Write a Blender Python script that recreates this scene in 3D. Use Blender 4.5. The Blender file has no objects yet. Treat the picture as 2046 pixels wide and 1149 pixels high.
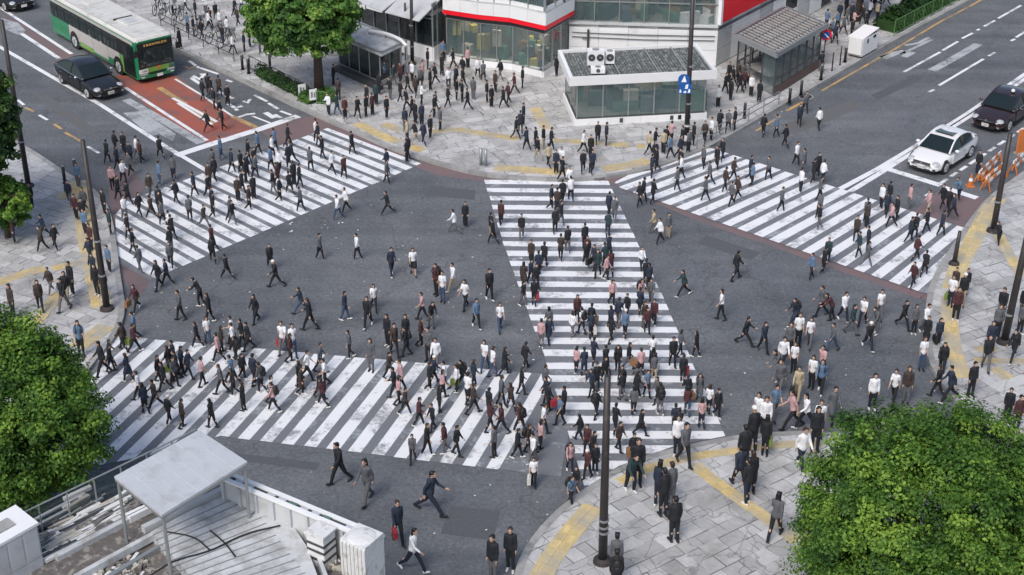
import bpy, bmesh, math, random
import numpy as np
from mathutils import Vector, Matrix

random.seed(7)
rng = np.random.default_rng(7)
S = bpy.context.scene
COL = S.collection

# ------------------------------------------------------------------ camera, sky, sun, exposure
CAM_H = 30.0
PITCH = math.radians(28.4)
FPX, CX, CY = 3096.0, 1023.0, 574.5          # focal length and centre in pixels of the 2046 px wide frame
cam = bpy.data.cameras.new('camera')
cam.sensor_width = 36.0
cam.lens = FPX / 2046.0 * 36.0
cam.clip_start, cam.clip_end = 0.5, 2000.0
camo = bpy.data.objects.new('camera', cam)
COL.objects.link(camo)
camo.location = (0, 0, CAM_H)
camo.rotation_euler = (math.pi / 2 - PITCH, 0, 0)
S.camera = camo

SUN_EL, SUN_ROT = math.radians(50), math.radians(206)
W = bpy.data.worlds.new('World'); S.world = W; W.use_nodes = True
wn = W.node_tree.nodes
sky = wn.new('ShaderNodeTexSky'); sky.sky_type = 'NISHITA'; sky.sun_disc = False
sky.sun_elevation, sky.sun_rotation = SUN_EL, SUN_ROT
sky.air_density, sky.dust_density, sky.ozone_density = 1.0, 3.0, 1.0
wn['Background'].inputs['Strength'].default_value = 0.11
W.node_tree.links.new(sky.outputs[0], wn['Background'].inputs['Color'])

sun = bpy.data.lights.new('sun', 'SUN'); sun.energy = 1.5; sun.angle = math.radians(26); sun.color = (1.0, 0.96, 0.9)
suno = bpy.data.objects.new('sun', sun); COL.objects.link(suno)
sd = Vector((math.sin(SUN_ROT) * math.cos(SUN_EL), math.cos(SUN_ROT) * math.cos(SUN_EL), math.sin(SUN_EL)))
suno.rotation_euler = (-sd).to_track_quat('-Z', 'Y').to_euler()
suno.location = (0, 0, 60)

S.view_settings.view_transform = 'Standard'
S.view_settings.look = 'None'
S.view_settings.gamma = 1.0
S.view_settings.exposure = 0.52
S.view_settings.use_curve_mapping = False
S.cycles.max_bounces = 6
S.cycles.transparent_max_bounces = 12

# ------------------------------------------------------------------ measuring helpers
_cp, _sp = math.cos(PITCH), math.sin(PITCH)
def ray(px, py):
    dx, dy = (px - CX) / FPX, (py - CY) / FPX
    return Vector((dx, _cp - dy * _sp, -_sp - dy * _cp))
def G(px, py, z=0.0):
    """the point at height z that the photograph shows at (px, py)"""
    d = ray(px, py); t = (z - CAM_H) / d.z
    return Vector((d.x * t, d.y * t, z))
def zat(px, py, Y):
    d = ray(px, py); return CAM_H + d.z * (Y / d.y)
def GL(pts, z=0.0): return [G(x, y, z) for x, y in pts]
def proj(p):
    x, y, z = p[0], p[1], p[2] - CAM_H
    w = y * _cp - z * _sp; u = y * _sp + z * _cp
    return CX + FPX * x / w, CY - FPX * u / w
PAVE = 0.15

# ------------------------------------------------------------------ materials
def new_mat(name):
    m = bpy.data.materials.new(name); m.use_nodes = True
    return m, m.node_tree.nodes, m.node_tree.links, m.node_tree.nodes['Principled BSDF']
def mat(name, col, rough=0.6, var=0.12, scale=6.0, metal=0.0, rnd=0.0, bump=0.0, bscale=40.0, alpha=1.0, spec=0.5, world=False, dirt=None, dscale=1.5, dlow=0.55, dhigh=0.75, emit=0.0, coat=0.0, crack=False):
    m, N, L, P = new_mat(name)
    P.inputs['Roughness'].default_value = rough
    P.inputs['Metallic'].default_value = metal
    P.inputs['Alpha'].default_value = alpha
    P.inputs['Specular IOR Level'].default_value = spec
    P.inputs['Coat Weight'].default_value = coat
    if world:
        g = N.new('ShaderNodeNewGeometry'); co = g.outputs['Position']
    else:
        g = N.new('ShaderNodeTexCoord'); co = g.outputs['Object']
    n1 = N.new('ShaderNodeTexNoise'); n1.inputs['Scale'].default_value = scale; n1.inputs['Detail'].default_value = 6
    L.new(co, n1.inputs['Vector'])
    v = N.new('ShaderNodeMath'); v.operation = 'MULTIPLY_ADD'; v.inputs[1].default_value = var * 2; v.inputs[2].default_value = 1 - var
    L.new(n1.outputs['Fac'], v.inputs[0])
    fac = v.outputs[0]
    if rnd:
        oi = N.new('ShaderNodeObjectInfo'); ge = N.new('ShaderNodeNewGeometry')
        a = N.new('ShaderNodeMath'); a.operation = 'ADD'; L.new(oi.outputs['Random'], a.inputs[0]); L.new(ge.outputs['Random Per Island'], a.inputs[1])
        fr = N.new('ShaderNodeMath'); fr.operation = 'FRACT'; L.new(a.outputs[0], fr.inputs[0])
        r = N.new('ShaderNodeMath'); r.operation = 'MULTIPLY_ADD'; r.inputs[1].default_value = rnd * 2; r.inputs[2].default_value = 1 - rnd
        L.new(fr.outputs[0], r.inputs[0])
        q = N.new('ShaderNodeMath'); q.operation = 'MULTIPLY'; L.new(fac, q.inputs[0]); L.new(r.outputs[0], q.inputs[1]); fac = q.outputs[0]
    sc = N.new('ShaderNodeVectorMath'); sc.operation = 'SCALE'; sc.inputs[0].default_value = col[:3]
    L.new(fac, sc.inputs['Scale'])
    out = sc.outputs[0]
    if dirt:
        n2 = N.new('ShaderNodeTexNoise'); n2.inputs['Scale'].default_value = dscale; n2.inputs['Detail'].default_value = 8; n2.inputs['Roughness'].default_value = 0.65
        L.new(co, n2.inputs['Vector'])
        mr = N.new('ShaderNodeMapRange'); mr.inputs['From Min'].default_value = dlow; mr.inputs['From Max'].default_value = dhigh
        L.new(n2.outputs['Fac'], mr.inputs['Value'])
        mx = N.new('ShaderNodeMix'); mx.data_type = 'RGBA'
        L.new(mr.outputs[0], mx.inputs['Factor']); L.new(out, mx.inputs['A']); mx.inputs['B'].default_value = (*dirt, 1)
        out = mx.outputs['Result']
    if crack:
        nz = N.new('ShaderNodeTexNoise'); nz.inputs['Scale'].default_value = 1.3; nz.inputs['Detail'].default_value = 3; L.new(co, nz.inputs['Vector'])
        wv = N.new('ShaderNodeVectorMath'); wv.operation = 'MULTIPLY_ADD'; wv.inputs[1].default_value = (0.9, 0.9, 0.9); L.new(nz.outputs['Color'], wv.inputs[0]); L.new(co, wv.inputs[2])
        vo = N.new('ShaderNodeTexVoronoi'); vo.feature = 'DISTANCE_TO_EDGE'; vo.inputs['Scale'].default_value = 0.62; L.new(wv.outputs[0], vo.inputs['Vector'])
        lt = N.new('ShaderNodeMapRange'); lt.inputs['From Min'].default_value = 0.004; lt.inputs['From Max'].default_value = 0.02; lt.inputs['To Min'].default_value = 0.5; lt.inputs['To Max'].default_value = 0.0; L.new(vo.outputs['Distance'], lt.inputs['Value'])
        mc = N.new('ShaderNodeMix'); mc.data_type = 'RGBA'; mc.inputs['B'].default_value = (0.11, 0.11, 0.112, 1); L.new(lt.outputs[0], mc.inputs['Factor']); L.new(out, mc.inputs['A']); out = mc.outputs['Result']
    L.new(out, P.inputs['Base Color'])
    if emit:
        L.new(out, P.inputs['Emission Color']); P.inputs['Emission Strength'].default_value = emit
    if bump:
        n3 = N.new('ShaderNodeTexNoise'); n3.inputs['Scale'].default_value = bscale; n3.inputs['Detail'].default_value = 4
        L.new(co, n3.inputs['Vector'])
        b = N.new('ShaderNodeBump'); b.inputs['Strength'].default_value = bump; b.inputs['Distance'].default_value = 0.02
        L.new(n3.outputs['Fac'], b.inputs['Height']); L.new(b.outputs[0], P.inputs['Normal'])
    return m

def asphalt_mat():
    m, N, L, P = new_mat('asphalt')
    P.inputs['Roughness'].default_value = 0.85
    g = N.new('ShaderNodeNewGeometry')
    def noise(s, d, r=0.6):
        n = N.new('ShaderNodeTexNoise'); n.inputs['Scale'].default_value = s; n.inputs['Detail'].default_value = d; n.inputs['Roughness'].default_value = r
        L.new(g.outputs['Position'], n.inputs['Vector']); return n.outputs['Fac']
    big, mid, fine = noise(0.12, 5), noise(0.9, 6), noise(7.5, 4, 0.8)
    grain = N.new('ShaderNodeTexVoronoi'); grain.inputs['Scale'].default_value = 11.0
    L.new(g.outputs['Position'], grain.inputs['Vector'])
    r1 = N.new('ShaderNodeValToRGB'); e = r1.color_ramp.elements
    e[0].position, e[0].color = 0.32, (0.098, 0.108, 0.122, 1); e[1].position, e[1].color = 0.7, (0.150, 0.158, 0.170, 1)
    L.new(big, r1.inputs[0])
    def mulf(c, f, lo, hi):
        mr = N.new('ShaderNodeMapRange'); mr.inputs['To Min'].default_value = lo; mr.inputs['To Max'].default_value = hi
        mr.inputs['From Min'].default_value = 0.3; mr.inputs['From Max'].default_value = 0.7
        L.new(f, mr.inputs['Value'])
        s = N.new('ShaderNodeVectorMath'); s.operation = 'SCALE'; L.new(c, s.inputs[0]); L.new(mr.outputs[0], s.inputs['Scale']); return s.outputs[0]
    c = mulf(r1.outputs[0], mid, 0.86, 1.12)
    c = mulf(c, fine, 0.6, 1.4)
    sp = N.new('ShaderNodeMath'); sp.operation = 'GREATER_THAN'; sp.inputs[1].default_value = 0.93
    L.new(grain.outputs['Color'], sp.inputs[0])
    mx = N.new('ShaderNodeMix'); mx.data_type = 'RGBA'; mx.inputs['B'].default_value = (0.24, 0.23, 0.22, 1)
    ff = N.new('ShaderNodeMath'); ff.operation = 'MULTIPLY'; ff.inputs[1].default_value = 0.5; L.new(sp.outputs[0], ff.inputs[0])
    L.new(ff.outputs[0], mx.inputs['Factor']); L.new(c, mx.inputs['A'])
    # hairline cracks and wheel-worn streaks
    nz = N.new('ShaderNodeTexNoise'); nz.inputs['Scale'].default_value = 0.6; nz.inputs['Detail'].default_value = 4; L.new(g.outputs['Position'], nz.inputs['Vector'])
    wv = N.new('ShaderNodeVectorMath'); wv.operation = 'MULTIPLY_ADD'; wv.inputs[1].default_value = (3, 3, 3); L.new(nz.outputs['Color'], wv.inputs[0]); L.new(g.outputs['Position'], wv.inputs[2])
    vo = N.new('ShaderNodeTexVoronoi'); vo.feature = 'DISTANCE_TO_EDGE'; vo.inputs['Scale'].default_value = 0.13; L.new(wv.outputs[0], vo.inputs['Vector'])
    lt = N.new('ShaderNodeMapRange'); lt.inputs['From Min'].default_value = 0.001; lt.inputs['From Max'].default_value = 0.008; lt.inputs['To Min'].default_value = 0.45; lt.inputs['To Max'].default_value = 0.0; L.new(vo.outputs['Distance'], lt.inputs['Value'])
    mc = N.new('ShaderNodeMix'); mc.data_type = 'RGBA'; mc.inputs['B'].default_value = (0.055, 0.055, 0.058, 1); L.new(lt.outputs[0], mc.inputs['Factor']); L.new(mx.outputs['Result'], mc.inputs['A']); mx = mc
    for rz_, lo_ in ((0.55, 0.86), (-0.62, 0.88)):
        mp = N.new('ShaderNodeMapping'); mp.inputs['Rotation'].default_value = (0, 0, rz_); mp.inputs['Scale'].default_value = (0.02, 0.7, 1); L.new(g.outputs['Position'], mp.inputs['Vector'])
        ns = N.new('ShaderNodeTexNoise'); ns.inputs['Scale'].default_value = 1.0; ns.inputs['Detail'].default_value = 3; L.new(mp.outputs[0], ns.inputs['Vector'])
        o_ = mulf(mx.outputs['Result'], ns.outputs['Fac'], lo_, 2 - lo_ - .03)
        mm = N.new('ShaderNodeMix'); mm.data_type = 'RGBA'; mm.inputs['Factor'].default_value = 0.0; L.new(o_, mm.inputs['A']); mx = mm
    # dark oil stains
    n2 = noise(0.45, 8, 0.7)
    mr = N.new('ShaderNodeMapRange'); mr.inputs['From Min'].default_value = 0.6; mr.inputs['From Max'].default_value = 0.78; mr.inputs['To Max'].default_value = 0.55
    L.new(n2, mr.inputs['Value'])
    m2 = N.new('ShaderNodeMix'); m2.data_type = 'RGBA'; m2.inputs['B'].default_value = (0.05, 0.048, 0.046, 1)
    L.new(mr.outputs[0], m2.inputs['Factor']); L.new(mx.outputs['Result'], m2.inputs['A'])
    L.new(m2.outputs['Result'], P.inputs['Base Color'])
    b = N.new('ShaderNodeBump'); b.inputs['Strength'].default_value = 0.25; b.inputs['Distance'].default_value = 0.02
    L.new(fine, b.inputs['Height']); L.new(b.outputs[0], P.inputs['Normal'])
    return m

def paint_mat(name, col, under=(0.1, 0.105, 0.115), wear=0.60, wearw=0.16, fine=0.10):
    """road paint worn through to the asphalt in patches"""
    m, N, L, P = new_mat(name)
    P.inputs['Roughness'].default_value = 0.7
    g = N.new('ShaderNodeNewGeometry')
    def noise(s, d, r=0.6):
        n = N.new('ShaderNodeTexNoise'); n.inputs['Scale'].default_value = s; n.inputs['Detail'].default_value = d; n.inputs['Roughness'].default_value = r
        L.new(g.outputs['Position'], n.inputs['Vector']); return n.outputs['Fac']
    a, b = noise(0.75, 8, 0.62), noise(6.0, 5, 0.7)
    ad = N.new('ShaderNodeMath'); ad.operation = 'MULTIPLY_ADD'; ad.inputs[1].default_value = 0.35; L.new(b, ad.inputs[0]); L.new(a, ad.inputs[2])
    mr = N.new('ShaderNodeMapRange'); mr.inputs['From Min'].default_value = wear + 0.17; mr.inputs['From Max'].default_value = wear + 0.17 + wearw; mr.inputs['To Max'].default_value = 0.8
    L.new(ad.outputs[0], mr.inputs['Value'])
    v = N.new('ShaderNodeMapRange'); v.inputs['To Min'].default_value = 1 - fine; v.inputs['To Max'].default_value = 1 + fine; L.new(b, v.inputs['Value'])
    s = N.new('ShaderNodeVectorMath'); s.operation = 'SCALE'; s.inputs[0].default_value = col; L.new(v.outputs[0], s.inputs['Scale'])
    mx = N.new('ShaderNodeMix'); mx.data_type = 'RGBA'; mx.inputs['B'].default_value = (*under, 1)
    L.new(mr.outputs[0], mx.inputs['Factor']); L.new(s.outputs[0], mx.inputs['A'])
    L.new(mx.outputs['Result'], P.inputs['Base Color'])
    return m

def leaf_mat(name, dark, light, tip, fx=0.5):
    m, N, L, P = new_mat(name)
    P.inputs['Roughness'].default_value = 0.55
    P.inputs['Specular IOR Level'].default_value = 0.3
    g = N.new('ShaderNodeNewGeometry')
    n = N.new('ShaderNodeTexNoise'); n.inputs['Scale'].default_value = 0.8; n.inputs['Detail'].default_value = 3
    tc = N.new('ShaderNodeTexCoord'); L.new(tc.outputs['Object'], n.inputs['Vector'])
    at = N.new('ShaderNodeAttribute'); at.attribute_name = 'clump'
    hm = N.new('ShaderNodeMath'); hm.operation = 'ADD'; L.new(g.outputs['Random Per Island'], hm.inputs[0]); L.new(at.outputs['Fac'], hm.inputs[1])
    a = N.new('ShaderNodeMath'); a.operation = 'MULTIPLY_ADD'; a.inputs[1].default_value = 0.42
    L.new(hm.outputs[0], a.inputs[0]); 
    mr = N.new('ShaderNodeMapRange'); mr.inputs['From Min'].default_value = 0.3; mr.inputs['From Max'].default_value = 0.7; mr.inputs['To Max'].default_value = 0.45; mr.inputs['To Min'].default_value = -0.1
    L.new(n.outputs['Fac'], mr.inputs['Value']); L.new(mr.outputs[0], a.inputs[2])
    r = N.new('ShaderNodeValToRGB'); e = r.color_ramp.elements
    e[0].position, e[0].color = 0.1, (*dark, 1); e[1].position, e[1].color = 0.62, (*light, 1)
    t = e.new(0.97); t.color = (*tip, 1)
    L.new(a.outputs[0], r.inputs[0]); L.new(r.outputs[0], P.inputs['Base Color'])
    tr = N.new('ShaderNodeBsdfTranslucent'); L.new(r.outputs[0], tr.inputs['Color'])
    mx = N.new('ShaderNodeMixShader'); mx.inputs[0].default_value = 0.3
    L.new(P.outputs[0], mx.inputs[1]); L.new(tr.outputs[0], mx.inputs[2])
    L.new(mx.outputs[0], N['Material Output'].inputs['Surface'])
    return m

M = {}
M['asphalt'] = asphalt_mat()
M['paint'] = paint_mat('white_road_paint', (0.75, 0.765, 0.79), under=(0.15, 0.155, 0.168), wear=0.525, wearw=0.16)
M['paint_old'] = paint_mat('faded_road_paint', (0.42, 0.44, 0.46), wear=0.47, wearw=0.2)
M['residue'] = paint_mat('paint_residue', (0.33, 0.355, 0.39), under=(0.118, 0.125, 0.138), wear=0.33, wearw=0.12)
M['paint_y'] = paint_mat('yellow_road_paint', (0.50, 0.32, 0.13), wear=0.47, wearw=0.2)
M['red_lane'] = paint_mat('red_lane_coating', (0.35, 0.098, 0.065), wear=0.43, wearw=0.3, fine=0.3)
M['pink'] = paint_mat('faded_red_coating', (0.18, 0.128, 0.131), wear=0.50, wearw=0.25, fine=0.25)
M['stone'] = mat('paving_stone', (0.45, 0.45, 0.452), 0.8, 0.2, 6.0, rnd=0.2, bump=0.35, bscale=14, world=True, dirt=(0.20, 0.195, 0.185), dscale=0.55, dlow=0.47, dhigh=0.8, crack=True)
M['joint'] = mat('paving_joint', (0.155, 0.152, 0.148), 0.9, 0.3, 4.0, world=True)
M['kerb'] = mat('kerb_stone', (0.30, 0.30, 0.295), 0.85, 0.25, 4.0, rnd=0.15, bump=0.3, bscale=20, world=True, dirt=(0.12, 0.12, 0.12), dscale=1.2)
M['tactile'] = mat('yellow_tactile', (0.60, 0.47, 0.22), 0.8, 0.2, 5.0, rnd=0.14, bump=0.6, bscale=22, world=True, dirt=(0.37, 0.36, 0.33), dscale=0.8, dlow=0.40, dhigh=0.66)
M['pole'] = mat('dark_pole_metal', (0.035, 0.03, 0.03), 0.5, 0.4, 3.0, dirt=(0.09, 0.06, 0.05), dscale=3)
M['white'] = mat('white_cladding', (0.76, 0.77, 0.78), 0.45, 0.08, 1.0, rnd=0.06, dirt=(0.42, 0.42, 0.42), dscale=1.1, dlow=0.6, dhigh=0.85)
M['wall_grey'] = mat('grey_cladding', (0.50, 0.52, 0.53), 0.5, 0.12, 1.5, rnd=0.1, dirt=(0.28, 0.28, 0.28), dscale=1.0)
M['concrete'] = mat('concrete', (0.33, 0.33, 0.32), 0.85, 0.2, 3.0, dirt=(0.16, 0.15, 0.14), dscale=1.0)
M['red'] = mat('red_enamel', (0.80, 0.010, 0.025), 0.35, 0.06, 2.0)
M['glass'] = mat('tinted_glass', (0.16, 0.23, 0.235), 0.05, 0.35, 0.8, alpha=0.25, spec=1.0)
M['glass_dark'] = mat('dark_glass', (0.03, 0.042, 0.046), 0.05, 0.5, 1.5, alpha=0.72, spec=0.8)
M['shop_light'] = mat('shop_light', (1.0, 0.93, 0.8), 0.5, 0.0, emit=9.0)
M['glass_clear'] = mat('clear_glass', (0.05, 0.08, 0.08), 0.04, 0.2, 1.0, alpha=0.28, spec=0.8)
M['frame'] = mat('metal_frame', (0.30, 0.32, 0.33), 0.4, 0.15, 4.0, metal=0.4)
M['frame_dark'] = mat('dark_frame', (0.05, 0.052, 0.055), 0.45, 0.2, 4.0)
M['interior'] = mat('shop_interior', (0.16, 0.16, 0.165), 0.8, 0.3, 2.0)
M['int_floor'] = mat('shop_floor', (0.20, 0.20, 0.19), 0.5, 0.2, 2.0)
M['brown'] = mat('brown_plinth', (0.10, 0.06, 0.055), 0.6, 0.3, 4.0)
M['black'] = mat('black_plastic', (0.015, 0.015, 0.016), 0.5, 0.2, 4.0)
M['rubber'] = mat('tyre_rubber', (0.02, 0.02, 0.021), 0.8, 0.2, 9.0)
M['chrome'] = mat('bright_metal', (0.55, 0.56, 0.58), 0.25, 0.1, 5.0, metal=0.8)
M['trunk'] = mat('bark', (0.075, 0.055, 0.042), 0.9, 0.4, 9.0, bump=0.8, bscale=16)
M['leaf_a'] = leaf_mat('broadleaf', (0.018, 0.056, 0.015), (0.088, 0.205, 0.038), (0.25, 0.40, 0.075))
M['leaf_b'] = leaf_mat('yellow_green_leaf', (0.016, 0.055, 0.012), (0.086, 0.192, 0.028), (0.24, 0.39, 0.055))
M['leaf_c'] = leaf_mat('dark_leaf', (0.013, 0.038, 0.013), (0.045, 0.105, 0.026), (0.13, 0.22, 0.05))
M['blue'] = mat('blue_sign', (0.01, 0.09, 0.34), 0.4, 0.05)
M['sign_white'] = mat('sign_white', (0.8, 0.8, 0.8), 0.5, 0.03)
M['orange'] = mat('orange_barrier', (0.55, 0.17, 0.04), 0.5, 0.15, rnd=0.15)
M['sheet'] = mat('galvanised_sheet', (0.52, 0.54, 0.57), 0.45, 0.08, 1.5, metal=0.1, dirt=(0.34, 0.34, 0.34), dscale=2.0, dlow=.5, dhigh=.85)
M['roof_white'] = mat('white_roofing', (0.52, 0.54, 0.56), 0.65, 0.2, 2.5, dirt=(0.24, 0.23, 0.22), dscale=2.2, dlow=0.44, dhigh=0.75, bump=0.3, bscale=9)
M['roof_dark'] = mat('rusty_decking', (0.12, 0.11, 0.105), 0.8, 0.45, 5.0, dirt=(0.32, 0.30, 0.27), dscale=4.0, dlow=0.5, dhigh=0.62)
M['skin'] = mat('skin', (0.47, 0.30, 0.22), 0.5, 0.06, 8.0)

# ------------------------------------------------------------------ mesh builder
class MB:
    def __init__(s): s.v, s.f, s.m = [], [], []
    def add(s, vs, fs, mi=0):
        o = len(s.v); s.v += [tuple(p) for p in vs]
        for f in fs: s.f.append(tuple(i + o for i in f)); s.m.append(mi)
        return s
    def poly(s, pts, mi=0): return s.add(pts, [tuple(range(len(pts)))], mi)
    def prism(s, base, z0, z1, mi=0, mside=None):
        """vertical prism on a counter-clockwise xy outline"""
        n = len(base); A = sum(base[i][0] * base[(i + 1) % n][1] - base[(i + 1) % n][0] * base[i][1] for i in range(n))
        if A < 0: base = base[::-1]
        ms = mi if mside is None else mside
        s.add([(p[0], p[1], z1) for p in base], [tuple(range(n))], mi)
        s.add([(p[0], p[1], z0) for p in base], [tuple(range(n))[::-1]], ms)
        vs = [(p[0], p[1], z0) for p in base] + [(p[0], p[1], z1) for p in base]
        return s.add(vs, [(i, (i + 1) % n, n + (i + 1) % n, n + i) for i in range(n)], ms)
    def box(s, c, sz, mi=0, rz=0.0, R=None):
        R = R or Matrix.Rotation(rz, 3, 'Z'); c = Vector(c)
        vs = [c + R @ Vector((x * sz[0] / 2, y * sz[1] / 2, z * sz[2] / 2)) for z in (-1, 1) for y in (-1, 1) for x in (-1, 1)]
        return s.add(vs, [(0, 2, 3, 1), (4, 5, 7, 6), (0, 1, 5, 4), (2, 6, 7, 3), (0, 4, 6, 2), (1, 3, 7, 5)], mi)
    def bar(s, a, b, w, h, mi=0, up=(0, 0, 1)):
        a, b = Vector(a), Vector(b); d = b - a; l = d.length
        if l < 1e-6: return s
        x = d / l; upv = Vector(up)
        if abs(x.dot(upv)) > 0.99: upv = Vector((0, 1, 0))
        y = upv.cross(x).normalized(); z = x.cross(y)
        return s.box((a + b) / 2, (l, w, h), mi, R=Matrix((x, y, z)).transposed())
    def tube(s, pts, r, n=8, mi=0, cap=True):
        pts = [Vector(p) for p in pts]; k = len(pts)
        rs = r if hasattr(r, '__len__') else [r] * k
        vs, fs = [], []; py = None
        for i, p in enumerate(pts):
            t = (pts[min(i + 1, k - 1)] - pts[max(i - 1, 0)]).normalized()
            if py is None:
                ref = Vector((0, 0, 1)) if abs(t.z) < 0.9 else Vector((1, 0, 0)); x = t.cross(ref).normalized()
            else:
                x = (py - t * py.dot(t)).normalized()
            py = x; y = t.cross(x)
            for j in range(n):
                a = 2 * math.pi * j / n; vs.append(p + (x * math.cos(a) + y * math.sin(a)) * rs[i])
        for i in range(k - 1):
            for j in range(n):
                a, b = i * n + j, i * n + (j + 1) % n; fs.append((a, b, b + n, a + n))
        if cap: fs += [tuple(range(n))[::-1], tuple(range((k - 1) * n, k * n))]
        return s.add(vs, fs, mi)
    def disc(s, c, nrm, r, t, n=20, mi=0):
        c, nrm = Vector(c), Vector(nrm).normalized()
        return s.tube([c - nrm * t / 2, c + nrm * t / 2], r, n, mi)
    def ell(s, c, r, mi=0, nu=14, nv=10, R=None):
        c = Vector(c); vs = [c + (R @ Vector((0, 0, -r[2])) if R else Vector((0, 0, -r[2])))]
        for i in range(1, nv):
            ph = -math.pi / 2 + math.pi * i / nv
            for j in range(nu):
                th = 2 * math.pi * j / nu
                p = Vector((r[0] * math.cos(ph) * math.cos(th), r[1] * math.cos(ph) * math.sin(th), r[2] * math.sin(ph)))
                vs.append(c + (R @ p if R else p))
        p = Vector((0, 0, r[2])); vs.append(c + (R @ p if R else p))
        fs = [(0, 1 + (j + 1) % nu, 1 + j) for j in range(nu)]
        for i in range(nv - 2):
            for j in range(nu):
                a = 1 + i * nu + j; b = 1 + i * nu + (j + 1) % nu; fs.append((a, b, b + nu, a + nu))
        l = len(vs) - 1; o = 1 + (nv - 2) * nu
        fs += [(o + j, o + (j + 1) % nu, l) for j in range(nu)]
        return s.add(vs, fs, mi)
    def cap(s, a, b, ra, rb, mi=0, n=10):
        """tapered capsule"""
        a, b = Vector(a), Vector(b); d = (b - a); l = d.length; t = d / l if l > 1e-6 else Vector((0, 0, 1))
        P, R = [], []
        for k in (80, 50, 20): P.append(a - t * ra * math.sin(math.radians(k))); R.append(ra * math.cos(math.radians(k)))
        for k in (0.25, 0.5, 0.75): P.append(a + d * k); R.append(ra + (rb - ra) * k)
        for k in (20, 50, 80): P.append(b + t * rb * math.sin(math.radians(k))); R.append(rb * math.cos(math.radians(k)))
        return s.tube(P, R, n, mi)
    def mesh(s, name, mats, smooth=False, loc=None):
        me = bpy.data.meshes.new(name)
        v = s.v if loc is None else [(p[0] - loc[0], p[1] - loc[1], p[2] - loc[2]) for p in s.v]
        me.from_pydata(v, [], s.f)
        for m in mats: me.materials.append(M[m] if isinstance(m, str) else m)
        if len(mats) > 1: me.polygons.foreach_set('material_index', s.m)
        if smooth: me.polygons.foreach_set('use_smooth', [True] * len(me.polygons))
        me.update(); return me

def thing(name, label, cat, loc=(0, 0, 0), rz=0.0, group=None):
    o = bpy.data.objects.new(name, None); COL.objects.link(o)
    o.location = loc; o.rotation_euler = (0, 0, rz); o.empty_display_size = 0.3
    o['label'] = label; o['category'] = cat
    if group: o['group'] = group
    return o
def obj(name, mb, mats, parent=None, smooth=False, world=False):
    """one mesh object; world=True: the builder holds world coordinates"""
    if isinstance(mats, str): mats = [mats]
    loc = Vector(parent.location) if (world and parent is not None) else None
    me = mb.mesh(name, mats, smooth, loc) if isinstance(mb, MB) else mb
    o = bpy.data.objects.new(name, me); COL.objects.link(o)
    if parent is not None: o.parent = parent
    return o
def tag(o, label=None, cat=None, group=None, kind=None):
    if label: o['label'] = label
    if cat: o['category'] = cat
    if group: o['group'] = group
    if kind: o['kind'] = kind
    return o
def inst(src, parent, loc=None, rz=None):
    c = src.copy(); COL.objects.link(c); c.parent = parent
    if loc is not None: c.location = loc
    if rz is not None: c.rotation_euler = (0, 0, rz)
    return c
def copy_tree(o, parent=None):
    c = o.copy(); COL.objects.link(c); c.parent = parent
    for ch in list(o.children): copy_tree(ch, c)
    return c
def smooth_by_angle(o):
    me = o.data; me.polygons.foreach_set('use_smooth', [True] * len(me.polygons))
def text(name, body, size, mname, parent, loc, rot, extrude=0.004):
    cu = bpy.data.curves.new(name, 'FONT'); cu.body = body; cu.size = size; cu.extrude = extrude
    cu.align_x = 'CENTER'; cu.align_y = 'CENTER'; cu.resolution_u = 2
    t = bpy.data.objects.new(name, cu); COL.objects.link(t)
    dg = bpy.context.evaluated_depsgraph_get(); me = bpy.data.meshes.new_from_object(t.evaluated_get(dg)); me.name = name
    bpy.data.objects.remove(t); bpy.data.curves.remove(cu)
    me.materials.clear(); me.materials.append(M[mname])
    t = bpy.data.objects.new(name, me); COL.objects.link(t)
    t.location = loc; t.rotation_euler = rot; t.parent = parent
    return t
def clip_poly(subj, clip):
    """Sutherland-Hodgman: subject polygon cut by a convex counter-clockwise one (xy)"""
    out = [(p[0], p[1]) for p in subj]
    n = len(clip)
    for i in range(n):
        ax, ay = clip[i][0], clip[i][1]; bx, by = clip[(i + 1) % n][0], clip[(i + 1) % n][1]
        inp, out = out, []
        if not inp: return []
        def side(p): return (bx - ax) * (p[1] - ay) - (by - ay) * (p[0] - ax)
        for k in range(len(inp)):
            p, q = inp[k - 1], inp[k]; sp, sq = side(p), side(q)
            if (sp >= 0) != (sq >= 0):
                t = sp / (sp - sq); out.append((p[0] + (q[0] - p[0]) * t, p[1] + (q[1] - p[1]) * t))
            if sq >= 0: out.append(q)
    return out
def ccw(p):
    A = sum(p[i][0] * p[(i + 1) % len(p)][1] - p[(i + 1) % len(p)][0] * p[i][1] for i in range(len(p)))
    return list(p) if A > 0 else list(p)[::-1]
def area(p): return abs(sum(p[i][0] * p[(i + 1) % len(p)][1] - p[(i + 1) % len(p)][0] * p[i][1] for i in range(len(p)))) / 2
def inside(p, poly):
    c = False; n = len(poly); j = n - 1
    for i in range(n):
        if (poly[i][1] > p[1]) != (poly[j][1] > p[1]) and p[0] < (poly[j][0] - poly[i][0]) * (p[1] - poly[i][1]) / (poly[j][1] - poly[i][1]) + poly[i][0]: c = not c
        j = i
    return c
def resample(pts, step):
    pts = [Vector(p) for p in pts]; out = [pts[0].copy()]; acc = 0.0
    for a, b in zip(pts, pts[1:]):
        l = (b - a).length; t = step - acc
        while t <= l: out.append(a + (b - a) * (t / l)); t += step
        acc = (acc + l) % step if l else acc
    return out
def smooth_line(pts, it=2):
    pts = [Vector(p) for p in pts]
    for _ in range(it):
        q = [pts[0]]
        for a, b in zip(pts, pts[1:]): q += [a * 0.75 + b * 0.25, a * 0.25 + b * 0.75]
        q.append(pts[-1]); pts = q
    return pts
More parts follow.
